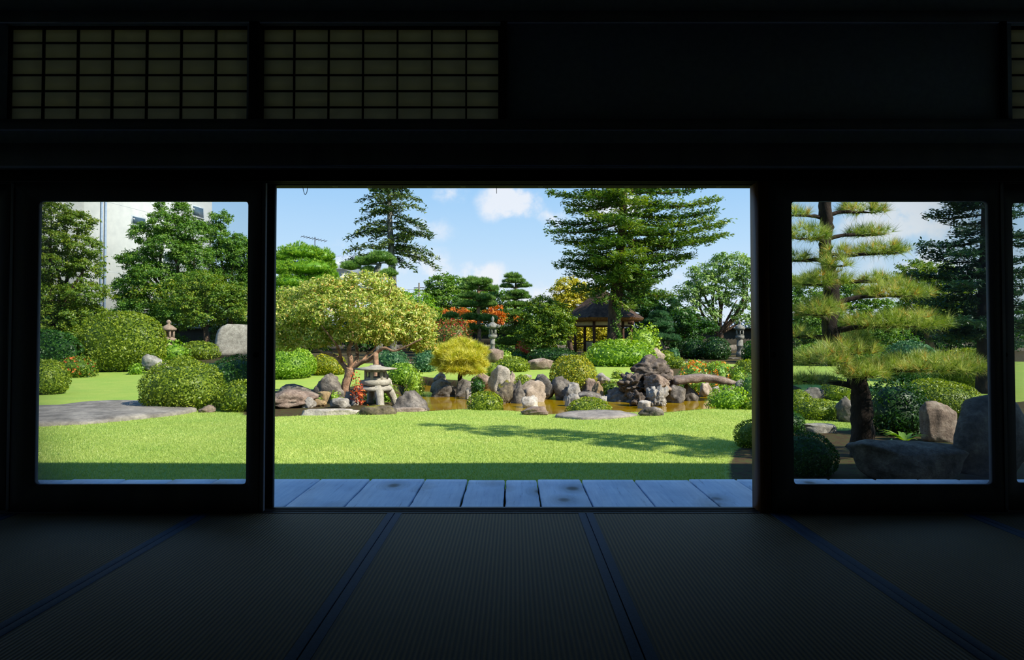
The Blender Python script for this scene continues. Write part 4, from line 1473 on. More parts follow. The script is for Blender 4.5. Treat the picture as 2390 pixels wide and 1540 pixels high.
# ---- the yellow green tree by the pond
PYb = 16.2
rg = np.random.default_rng(31)
pb0 = at(812, 928, PYb); pb0[2] = g1(pb0[0], pb0[1]) - .03
pt = thing('plum_tree', 'spreading yellow green tree with a reddish forked trunk leaning over the stone lantern', 'tree', pb0)
tk = [pb0, at(806, 905, PYb), at(813, 880, PYb), at(818, 858, PYb)]
V, Q, T = limb(tk, [.13, .105, .10, .115], 12, 6, .06, 1)
mk('trunk', V, Q, T, M['barkred'], pt, origin=pb0, smooth=True)
for i, (pts, r0) in enumerate([
        ([(812, 864, 0), (797, 845, .1), (785, 832, .2), (765, 824, .5), (752, 821, .7), (715, 800, 1.0)], .062),
        ([(816, 862, 0), (818, 840, -.1), (814, 815, -.2), (822, 790, -.3), (820, 740, -.4)], .066),
        ([(820, 858, 0), (832, 842, .2), (833, 815, .4), (830, 790, .5), (850, 730, .7)], .055),
        ([(820, 862, 0), (842, 846, -.1), (862, 838, -.2), (880, 822, -.2), (898, 812, -.3), (925, 818, -.4), (985, 790, -.6)], .058),
        ([(846, 845, -.1), (858, 825, .3), (872, 815, .6), (900, 770, 1.0)], .04),
        ([(797, 846, .1), (792, 820, -.3), (782, 800, -.6), (750, 760, -.9)], .045),
        ([(700, 805, 1.0), (680, 780, 1.1), (655, 760, 1.2)], .02),
        ([(850, 732, .7), (880, 700, .5), (905, 690, .3), (918, 660, .2)], .02)]):
    P = [at(p[0], p[1], PYb + p[2]) for p in pts]
    V, Q, T = limb(P, [r0, r0 * .85, r0 * .6, r0 * .25], 9, 5, .08, i)
    mk('branch', V, Q, T, M['barkred'], pt, origin=pb0, smooth=True)
lob = [(700, 700, 55, 34, .4), (770, 675, 62, 30), (855, 665, 66, 30, .2), (905, 690, 36, 30, .8), (680, 745, 60, 42), (760, 725, 70, 40, -.5), (845, 720, 70, 40, -.6), (925, 735, 60, 44, .7),
       (970, 770, 48, 44, .8), (900, 775, 60, 32, .45), (820, 778, 60, 22, -.2), (740, 785, 66, 28, -.2), (670, 795, 44, 24, .3), (985, 735, 34, 26, .9), (620, 730, 40, 50, .4), (990, 800, 30, 24, .9)]
P, N = crown_arrays(lob, PYb, .085, rg, 2.5, .35, .36, 22)
V, Q, v = leaves(P, N, .085, .032, rg, .8)
f = mk('foliage', V, Q, None, M['plum'], pt, origin=pb0, v=v); f['kind'] = 'stuff'

# ---- middle background
tree('broadleaf_tree', 'deep green rounded tree behind the tall stone lantern', 44.6, (1040, 830),
     [(1030, 665, 34, 26), (1065, 665, 28, 24, .5), (1010, 690, 24, 20), (1050, 700, 54, 30), (1015, 720, 34, 24), (1090, 710, 40, 34), (1060, 745, 60, 34), (1010, 750, 40, 30), (1120, 680, 34, 26),
      (1150, 705, 34, 34), (1130, 750, 50, 34)],
     'green', k=2.4, tr=8, seed=41, L=.16)
tree('broadleaf_tree', 'low bright tree filling the gap beside the yellow green crown', 38, (985, 840),
     [(970, 705, 40, 26), (1000, 730, 34, 26), (950, 740, 40, 34), (990, 770, 34, 26), (930, 700, 30, 20)], 'pod', k=2.2, tr=6, seed=42, L=.14)
tree('maple_tree', 'maple turning orange behind the tall stone lantern', 42, (1075, 832),
     [(1050, 728, 24, 12), (1085, 728, 18, 10), (1155, 722, 18, 14), (1140, 735, 16, 10), (1100, 760, 26, 14), (1170, 740, 14, 14), (1215, 745, 16, 8)], 'orange', k=1.5, tr=4, seed=43, L=.13)
pine('cloud_pine', 'straight trunked pine with flat green layers beside the tall stone lantern', 38.6, [(1120, 832), (1118, 760), (1116, 700), (1117, 665)], [5, 4.5, 4, 2.5],
     [(1115, 662, 26, 9), (1095, 672, 22, 9), (1140, 675, 22, 9, .4), (1100, 693, 30, 9), (1130, 697, 24, 8, -.3), (1090, 713, 26, 9, -.3), (1135, 712, 24, 9), (1100, 742, 24, 9), (1137, 745, 22, 9, -.4),
      (1100, 766, 22, 9), (1125, 772, 18, 9, .4), (1100, 655, 16, 8), (1133, 658, 16, 9)],
     'pinegrn', 'barkred', .17, .03, 12, 1.3, seed=44, core=True)
pine('cloud_pine', 'slender pine with an open flat topped crown rising above the hedges', 43, [(1208, 832), (1204, 760), (1202, 700), (1204, 660)], [5, 4.5, 3.5, 2],
     [(1198, 646, 18, 7), (1202, 657, 26, 7), (1182, 669, 15, 6), (1222, 668, 16, 6, .3), (1208, 685, 26, 7), (1222, 694, 16, 6), (1188, 696, 18, 7), (1205, 712, 26, 9), (1195, 735, 30, 11), (1215, 750, 28, 12),
      (1205, 775, 34, 14), (1195, 800, 34, 12)],
     'pinegrn', 'bark', .17, .03, 12, 1.3, seed=45, core=True)
pine('cloud_pine', 'small stepped pine with three green cushions above the red flowering shrub', 37, [(1062, 838), (1058, 790), (1056, 740)], [3, 3, 2],
     [(1054, 738, 18, 8), (1062, 751, 16, 7, -.2), (1075, 764, 18, 9), (1082, 774, 16, 8, -.2), (1050, 770, 20, 9)], 'pinegrn', 'bark', .14, .025, 10, 1.5, seed=46, core=True)
bush('flowering_bush', 'tall shrub with red blossom behind the yellow pine', 1012, 1100, 752, 815, 'redbush', Y=33, lump=.14, loose=1.2)
tree('maple_tree', 'dark leaved maple shading the ground left of the thatched pavilion', 32, (1252, 838),
     [(1265, 715, 40, 24), (1300, 735, 40, 28, -.3), (1255, 745, 46, 30), (1290, 775, 50, 28, -.4), (1240, 775, 36, 24), (1315, 770, 26, 26), (1260, 800, 44, 18, -.4), (1320, 750, 24, 16, -1)],
     'maple', k=2.3, tr=4, fork=(1255, 800), seed=47, L=.12)
tree('maple_tree', 'golden green maple with its crown behind the pavilion roof', 41.2, (1335, 832),
     [(1325, 665, 30, 18), (1350, 680, 34, 22), (1305, 680, 22, 14), (1330, 705, 46, 26), (1300, 715, 34, 24), (1380, 690, 40, 26), (1340, 745, 50, 30)],
     'gold', k=2.0, tr=5, seed=48, L=.15)
tree('broadleaf_tree', 'yellowish shrubby trees seen between the pavilion posts', 43.4, (1380, 830),
     [(1350, 775, 34, 24), (1385, 770, 36, 26), (1420, 775, 34, 24), (1360, 800, 40, 20), (1410, 800, 40, 20)], 'gold', k=2.4, tr=4, seed=49, L=.16)
tree('broadleaf_tree', 'dark background trees directly right of the pavilion', 43, (1540, 830),
     [(1500, 710, 40, 34), (1540, 720, 44, 40), (1520, 770, 56, 34), (1470, 690, 36, 30), (1575, 760, 40, 40), (1490, 660, 34, 30)], 'dark', k=2.6, tr=6, seed=50, L=.16)
tree('broadleaf_tree', 'wide pale green multi stemmed tree near the tiled wall', 40, (1682, 835),
     [(1690, 610, 30, 20), (1725, 615, 32, 24), (1660, 630, 28, 20), (1745, 650, 34, 36), (1700, 650, 40, 30), (1640, 660, 36, 28), (1610, 680, 34, 24), (1660, 690, 40, 24), (1720, 700, 40, 24),
      (1600, 715, 34, 24), (1650, 735, 34, 18), (1740, 740, 34, 24), (1620, 640, 20, 16)],
     'camphor', k=1.7, tr=9, fork=(1680, 775), seed=51, L=.15, bark='bark')
tree('broadleaf_tree', 'low dark tree mass in front of the tiled wall beside the pale multi stemmed tree', 36.8, (1610, 836),
     [(1590, 745, 34, 24), (1620, 770, 34, 20), (1650, 765, 24, 20), (1600, 790, 40, 16)], 'dark', k=1.8, tr=4, seed=52, L=.15)
pine('cloud_pine', 'stepped grey green pine right of the pavilion with its lowest cushion leaning out', 34, [(1555, 845), (1545, 805), (1538, 770), (1536, 735)], [5, 4, 3.5, 2],
     [(1538, 735, 22, 9), (1528, 748, 20, 8), (1550, 747, 16, 7, .3), (1545, 760, 24, 8, -.2), (1528, 775, 18, 9), (1555, 772, 18, 8), (1535, 787, 24, 9, -.3), (1565, 792, 24, 10), (1520, 795, 16, 9)],
     'juniper', 'barkgrey', .13, .025, 10, 1.5, seed=53, core=True)
# the big fir
br = [(455, 1283, 448), (470, 1320, 476), (470, 1325, 492), (505, 1288, 520), (520, 1284, 540), (545, 1330, 565), (560, 1300, 560), (585, 1320, 590), (600, 1315, 607), (620, 1297, 618), (640, 1330, 640),
      (655, 1345, 668), (445, 1640, 436), (470, 1676, 468), (500, 1668, 492), (520, 1660, 510), (545, 1697, 517), (560, 1690, 548), (565, 1660, 560), (585, 1580, 572), (610, 1612, 592), (640, 1560, 640),
      (655, 1540, 655), (660, 1500, 690), (640, 1590, 612), (500, 1380, 500, -2.6), (530, 1480, 520, -2.8), (560, 1420, 560, -3.0), (590, 1500, 580, -2.6), (610, 1390, 600, -2.4), (470, 1500, 465, -2.8),
      (450, 1380, 455, -2.4), (540, 1560, 530, -1.8), (570, 1360, 575, -1.8), (630, 1470, 620, -2.4), (650, 1400, 650, -2.0), (440, 1440, 440, -2.8), (515, 1430, 505, -3.2), (600, 1450, 592, -3.0),
      (668, 1338, 676), (672, 1395, 705, -1.5), (680, 1520, 712, -1.0), (668, 1575, 690), (690, 1470, 722, -1.6), (655, 1375, 690, -1.2), (625, 1530, 640, -1.6), (580, 1610, 600)]
FY = 33.0
fir = conifer('fir_tree', 'large dense dark green fir growing in front of the thatched pavilion', FY, [(1431, 812), (1434, 730), (1442, 650), (1450, 560), (1455, 470), (1458, 380), (1460, 300)],
              [17, 15, 14, 11, 8, 5, 2], br, 'fir', 'bark', .20, tw=.36, rnd=((330, 440, 24, 70, 150, .1), (440, 675, 36, 120, 100, .16)), seed=54, step=.17, dens=1.3)
fb = np.array(fir.location)
ivp = np.array([at(1441 + 5 * math.sin(py * .13) + rg.normal() * 3.5, py, FY - .28 - rg.uniform(0, .06)) for py in rg.uniform(700, 805, 300)])
V, Q, v = leaves(ivp, np.tile([.3, -1, .2], (len(ivp), 1)), .10, .07, rg, .5)
f = mk('ivy', V, Q, None, M['ivy'], fir, origin=fb, v=v); tag(f, 'climbing ivy leaves', kind='stuff')

# ---- right door: black pine close to the house
BY = 8.25
pads = [(2013, 492, 56, 22, .1), (1862, 500, 34, 18, -.1), (1885, 552, 48, 30, -.25), (2026, 546, 52, 16, .1), (2057, 588, 68, 20), (1955, 592, 34, 14, -.2), (1950, 619, 36, 14, -.4), (1866, 606, 38, 16, .2),
        (1912, 660, 72, 24, -.35), (2048, 655, 50, 18, .4), (2082, 687, 88, 24, .1), (1904, 730, 62, 26, -.35), (2086, 757, 118, 28, -.1), (1862, 783, 30, 22, .1), (1992, 790, 40, 16, .4),
        (1982, 820, 78, 22, -.25), (1925, 842, 66, 26, -.5), (2012, 874, 62, 22, -.45), (2170, 858, 150, 27, -.2), (1898, 888, 48, 12, .2),
        (1960, 430, 80, 22, .2), (1870, 410, 50, 20, -.2), (2030, 380, 60, 20, 0), (1920, 330, 70, 22, -.2), (1985, 280, 60, 20, .2), (1930, 225, 50, 20, -.1), (1960, 165, 46, 20, .1), (1945, 105, 34, 18, 0)]
pine('black_pine', 'old dark trunked pine with spiky layered needles close to the veranda', BY,
     [(2014, 1064), (2012, 990), (2010, 930), (2000, 885), (1975, 840), (1950, 800), (1936, 760), (1942, 700), (1936, 640), (1926, 580), (1930, 520), (1925, 470), (1932, 400), (1940, 300), (1948, 180), (1946, 90)],
     [27, 23, 22, 21, 20, 19, 18, 17, 16, 14, 14, 13, 12, 9, 6, 3], pads, 'pine', 'barkdark', .125, .0046, 24, .8, seed=61, spread=.72)
# further conifer and trees behind it
br = [(480, 2180, 495), (500, 2165, 505), (520, 2215, 520), (560, 2150, 570), (590, 2145, 582), (610, 2160, 600), (640, 2130, 640), (660, 2160, 668), (690, 2150, 700), (720, 2180, 735), (760, 2190, 770), (470, 2210, 470),
      (540, 2230, 545), (620, 2200, 625), (500, 2400, 500), (560, 2420, 570), (640, 2430, 640), (700, 2420, 710), (760, 2400, 770), (580, 2230, 590, -1.2), (660, 2240, 660, -1.4), (740, 2250, 745, -1.4), (780, 2220, 790, -.6)]
conifer('fir_tree', 'shaded blue green fir with wide flat boughs behind the black pine', 17, [(2296, 900), (2296, 760), (2300, 600), (2302, 450), (2304, 250)], [17, 15, 12, 9, 3], br, 'firshade', 'barkdark', .115, tw=.30,
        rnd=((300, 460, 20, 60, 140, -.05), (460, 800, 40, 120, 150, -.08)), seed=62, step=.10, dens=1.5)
tree('broadleaf_tree', 'green tree between the black pine and the shaded fir', 30, (2180, 835),
     [(2130, 630, 40, 22), (2190, 640, 44, 28), (2110, 660, 34, 22), (2160, 680, 50, 34), (2220, 690, 50, 34), (2190, 740, 60, 40), (2130, 720, 40, 30), (2250, 740, 50, 40)], 'maple', k=2.2, tr=8, seed=63, L=.11)
tree('broadleaf_tree', 'pale green tree far behind the black pine trunk', 40, (1960, 832),
     [(1880, 660, 40, 18), (1960, 670, 44, 20), (2010, 690, 44, 24), (1910, 710, 60, 34), (1980, 740, 60, 34), (1880, 760, 50, 34), (2060, 730, 50, 30), (1930, 790, 70, 26), (2050, 780, 60, 26), (1840, 700, 30, 40)],
     'green', k=2.2, tr=7, seed=64, L=.15)

# ================================================================== STONE LANTERNS, PAVILION, BRIDGE
def hexbox_windows(c, r, z0, z1, n, rot, wall):
    """fire box: posts at the corners, rails top and bottom, open sides"""
    mb = MB()
    a = np.arange(n) * 2 * math.pi / n + rot
    for k in range(n):
        p = np.array([c[0] + math.cos(a[k]) * r, c[1] + math.sin(a[k]) * r])
        q = np.array([c[0] + math.cos(a[(k + 1) % n]) * r, c[1] + math.sin(a[(k + 1) % n]) * r])
        mb.tube([(p[0], p[1], z0), (p[0], p[1], z1)], [wall], 6)
        for z in (z0 + wall * .7, z1 - wall * .7):
            mb.tube([(p[0], p[1], z), (q[0], q[1], z)], [wall * .8], 4)
    return mb


# snow viewing lantern on arched legs
LY = gnd(872, 944)[1] + .12
s = LY / F
c = at(876, 943, LY); z = g1(c[0], c[1]); c[2] = z
sl_ = thing('stone_lantern', 'squat stone lantern with a wide flat roof on arched legs', 'lantern', c)
h = lambda py: (at(876, py, LY)[2] - z)
for k in range(4):
    a_ = math.radians(25 + 90 * k)
    d = np.array([math.cos(a_), math.sin(a_), 0])
    pts = spline([c + d * 24 * s + np.array([0, 0, h(906)]), c + d * 33 * s + np.array([0, 0, h(912)]), c + d * 41 * s + np.array([0, 0, h(926)]), c + d * 49 * s + np.array([0, 0, -.03])], 4)
    mk('leg', *tube(pts, [.115, .10, .085, .08], 6, .03, k), M['stone'], sl_, origin=c, smooth=False)
MB().lathe([(20 * s, h(911)), (39 * s, h(910)), (40 * s, h(904)), (30 * s, h(900))], 18, (c[0], c[1], z)).build('leg_ring', M['stone'], sl_, origin=c)
MB().lathe([(24 * s, h(904)), (31 * s, h(898)), (36 * s, h(897)), (37 * s, h(887)), (26 * s, h(885)), (25 * s, h(883))], 6, (c[0], c[1], z), .35).build('platform', M['stone'], sl_, origin=c)
hexbox_windows(c, 22 * s, z + h(885), z + h(862), 6, .35, 4.0 * s).build('fire_box', M['stone'], sl_, origin=c)
MB().lathe([(24 * s, h(862.5)), (49 * s, h(862)), (50 * s, h(859)), (30 * s, h(857)), (14 * s, h(854)), (12 * s, h(851.5)), (4 * s, h(851))], 6, (c[0], c[1], z), .1).build('roof', M['stone'], sl_, origin=c)


def tower_lantern(name, label, px, Y, rows, mat, n=6, rot=.3, horns=True, group=None, zbase=None):
    """rows: dict of pixel heights/half widths for base, shaft, platform, box, roof, jewel"""
    zz = lambda py: at(px, py, Y)[2]
    c = at(px, 800, Y); z = g1(c[0], c[1]) if zbase is None else zz(zbase); c[2] = z
    s = Y / F
    root = thing(name, label, 'lantern', c, group)
    R = rows
    ci = (c[0], c[1], 0)
    b0, b1, bw = R['base']
    MB().lathe([(bw * s, z - .03), (bw * s, zz(b1) - .4 * (zz(b1) - z)), (bw * .8 * s, zz(b1))], n, ci, rot).build('base', M[mat], root, origin=c)
    s0, s1, sw = R['shaft']
    mid = (zz(s0) + zz(s1)) / 2
    MB().lathe([(sw * 1.12 * s, zz(s0)), (sw * s, zz(s0) + .05), (sw * s, mid - .04), (sw * 1.15 * s, mid - .03), (sw * 1.15 * s, mid + .03), (sw * s, mid + .04), (sw * s, zz(s1))], 16, ci).build('shaft', M[mat], root, origin=c, smooth=False)
    p0, p1, pw = R['platform']
    MB().lathe([(pw * .6 * s, zz(p0)), (pw * s, zz(p0) + .4 * (zz(p1) - zz(p0))), (pw * s, zz(p1)), (pw * .7 * s, zz(p1) + .005)], n, ci, rot).build('platform', M[mat], root, origin=c)
    f0, f1, fw = R['box']
    hexbox_windows(c, fw * .86 * s, zz(f0), zz(f1), n, rot, fw * .2 * s).build('fire_box', M[mat], root, origin=c)
    r0, r1, rw = R['roof']
    MB().lathe([(fw * s, zz(r0) + .005), (rw * .95 * s, zz(r0)), (rw * s, zz(r0) + .3 * (zz(r1) - zz(r0))), (rw * .55 * s, zz(r0) + .75 * (zz(r1) - zz(r0))), (rw * .25 * s, zz(r1))], n, ci, rot).build('roof', M[mat], root, origin=c)
    if horns:
        for k in range(n):
            a_ = rot + 2 * math.pi * k / n
            d = np.array([math.cos(a_), math.sin(a_), 0])
            e = np.array([c[0], c[1], zz(r0) + .25 * (zz(r1) - zz(r0))])
            mk('corner_scroll', *tube(spline([e + d * rw * .9 * s, e + d * rw * 1.1 * s + np.array([0, 0, .02]), e + d * rw * 1.08 * s + np.array([0, 0, .09])], 3), [.045, .04, .025], 6), M[mat], root, origin=c, smooth=True)
    j0, j1, jw = R['jewel']
    hh = zz(j1) - zz(j0)
    MB().lathe([(jw * .7 * s, zz(j0) - .01), (jw * .5 * s, zz(j0) + .15 * hh), (jw * s, zz(j0) + .45 * hh), (jw * .85 * s, zz(j0) + .7 * hh), (jw * .2 * s, zz(j1))], 12, ci).build('finial', M[mat], root, origin=c, smooth=True)
    return root


rock('boulder', 'mossy rock carrying the tall stone lantern', 1130, 1178, 814, 846, 'rockbrown', seed=15, Y=29.9, rough=.08, flat=True)
tower_lantern('stone_lantern', 'tall grey stone lantern on a round shaft among the background trees', 1150, 30.5,
              dict(base=(818, 814, 9), shaft=(815, 789, 5), platform=(790, 781, 11), box=(781, 765, 9), roof=(765, 752, 16), jewel=(752, 738, 4)), 'stonegrey', zbase=819)
tower_lantern('stone_lantern', 'pinkish brown weathered stone lantern rising above a glossy bush', 393, 32.5,
              dict(base=(840, 812, 13), shaft=(814, 797, 7), platform=(799, 789, 17), box=(790, 770, 13), roof=(771, 757, 18), jewel=(757, 746, 6)), 'stonepink', rot=.2, horns=False)
tower_lantern('stone_lantern', 'dark stone lantern shaded by trees in front of the tiled wall', 1727, 36,
              dict(base=(828, 820, 10), shaft=(822, 792, 7), platform=(793, 783, 11), box=(783, 769, 9), roof=(769, 757, 13), jewel=(757, 748, 4)), 'stonegrey', horns=False)

# thatched pavilion, six sided
VY = 37.0
pc = at(1408, 830, VY); pc[2] = g1(pc[0], pc[1])
s = VY / F
zz = lambda py: at(1408, py, VY)[2]
pv = thing('thatched_pavilion', 'open six sided garden pavilion with a brown thatched roof', 'pavilion', pc)
RO = 97 * s
n6 = 6
prof = [(.10, zz(679)), (.35, zz(683)), (.9, zz(700)), (1.45, zz(718)), (1.9, zz(732)), (RO, zz(742))]
mb = MB()
V, Qs = [], []
m = 8
for (r, zt_) in prof:
    for k in range(n6):
        a0_, a1_ = math.pi / 3 * k + .08, math.pi / 3 * (k + 1) + .08
        for j in range(m):
            t_ = j / m
            p = np.array([math.cos(a0_), math.sin(a0_)]) * (1 - t_) + np.array([math.cos(a1_), math.sin(a1_)]) * t_
            V.append((pc[0] + p[0] * r, pc[1] + p[1] * r, zt_ + .02 * math.sin(j * 2.2 + r * 9) - .03 * math.sin(math.pi * t_) * (r / RO)))
nr = n6 * m
for i in range(len(prof) - 1):
    for j in range(nr):
        k = (j + 1) % nr
        Qs.append((i * nr + k, i * nr + j, (i + 1) * nr + j, (i + 1) * nr + k))
Tt = [(len(V), j, (j + 1) % nr) for j in range(nr)]
V.append((pc[0], pc[1], zz(677)))
MB().add(V, Qs, Tt).build('thatch_roof', M['thatch'], pv, origin=pc, smooth=True)
MB().lathe([(RO * .80, zz(751)), (RO * .96, zz(749)), (RO * 1.0, zz(742.2))], 6, (pc[0], pc[1], 0), .08, cap=False).build('thatch_edge', M['thatchedge'], pv, origin=pc)
MB().lathe([(1.62, zz(750)), (RO * .9, zz(748))], 6, (pc[0], pc[1], 0), .08, cap=False).build('soffit', M['cream'], pv, origin=pc)
pr = 66 * s
cor = [np.array([pc[0] + math.cos(math.pi / 3 * k + .08) * pr, pc[1] + math.sin(math.pi / 3 * k + .08) * pr]) for k in range(6)]
for k in range(6):
    p, q = cor[k], cor[(k + 1) % 6]
    MB().tube([(p[0], p[1], pc[2] - .03), (p[0], p[1], zz(748))], [.075], 8).build('post', M['postwood'], pv, origin=pc, smooth=True)
    d = (q - p) / np.linalg.norm(q - p)
    nn = np.array([d[1], -d[0]])

    def panel(p, q, z0, z1, th, name, mat):
        V = [(e[0] + nn[0] * o_, e[1] + nn[1] * o_, z_) for z_ in (z0, z1) for o_ in (-th, th) for e in (p, q)]
        MB().add(V, [(0, 2, 3, 1), (4, 5, 7, 6), (0, 1, 5, 4), (2, 6, 7, 3), (0, 4, 6, 2), (1, 3, 7, 5)]).build(name, mat, pv, origin=pc)
    panel(p, q, zz(760.5), zz(749), .03, 'frieze_panel', M['cream'])
    panel(p, q, zz(763), zz(760), .05, 'tie_beam', M['postwood'])
    if k in (0, 5, 1):
        panel(p, q, pc[2], zz(797) + .0, .04, 'low_wall', M['cream'])
        panel(p, q, zz(797), zz(795), .06, 'low_wall_cap', M['postwood'])
    if k == 2:
        panel(p, q, zz(803), zz(801), .06, 'rail', M['postwood'])
MB().lathe([(.5, zz(812)), (.5, zz(810))], 10, (pc[0], pc[1], 0)).build('table_top', M['postwood'], pv, origin=pc)
MB().lathe([(.12, pc[2] - .02), (.12, zz(812))], 8, (pc[0], pc[1], 0)).build('table_leg', M['postwood'], pv, origin=pc)
pl_ = at(1467, 752, VY - 1.0)
MB().box(pl_[0] - .16, pl_[0] + .16, pl_[1] - .75, pl_[1] - .72, pl_[2] - .12, pl_[2] + .06).build('name_plate', M['postwood'], pv, origin=pc)

# stone bridge: one gently arched slab
BYc = 17.4
P0, P1 = at(1562, 892, BYc), at(1730, 899, BYc)
mid = at(1640, 874, BYc)
nb = 16
V, Qs = [], []
bpx = [1566, 1600, 1640, 1680, 1705, 1734]
bpt = [883, 876.5, 873, 878, 886, 900]
bpb = [897, 892, 890, 894, 900, 909]
for i in range(nb + 1):
    px = 1566 + (1734 - 1566) * i / nb
    p = at(px, np.interp(px, bpx, bpt), BYc); q = at(px, np.interp(px, bpx, bpb), BYc)
    w = .40 + .04 * math.sin(i * .9)
    j1, j2 = .012 * math.sin(i * 2.3), .014 * math.cos(i * 1.7)
    zt_, zb_ = p[2], q[2]
    for (dy, z_) in ((-w, zt_ - .05 + j1), (-w * .86, zt_ + j2), (0, zt_ + .015), (w * .86, zt_ - j2), (w, zt_ - .05), (w * .9, zb_), (0, zb_ - .01), (-w * .92, zb_ + j1)):
        V.append((p[0], BYc + dy + .03 * math.sin(i * 1.1 + dy), z_))
for i in range(nb):
    for j in range(8):
        k = (j + 1) % 8
        Qs.append((i * 8 + k, i * 8 + j, (i + 1) * 8 + j, (i + 1) * 8 + k))
e = nb * 8
Qs += [(0, 1, 2, 3), (0, 3, 4, 7), (4, 5, 6, 7), (e + 3, e + 2, e + 1, e), (e + 7, e + 4, e + 3, e), (e + 7, e + 6, e + 5, e + 4)]
tag(MB().add(V, Qs).build('stone_bridge', M['rockbrown'], None, origin=((P0[0] + P1[0]) / 2, BYc, P0[2] - .1)), 'long gently arched stone slab bridging the pond', 'bridge')

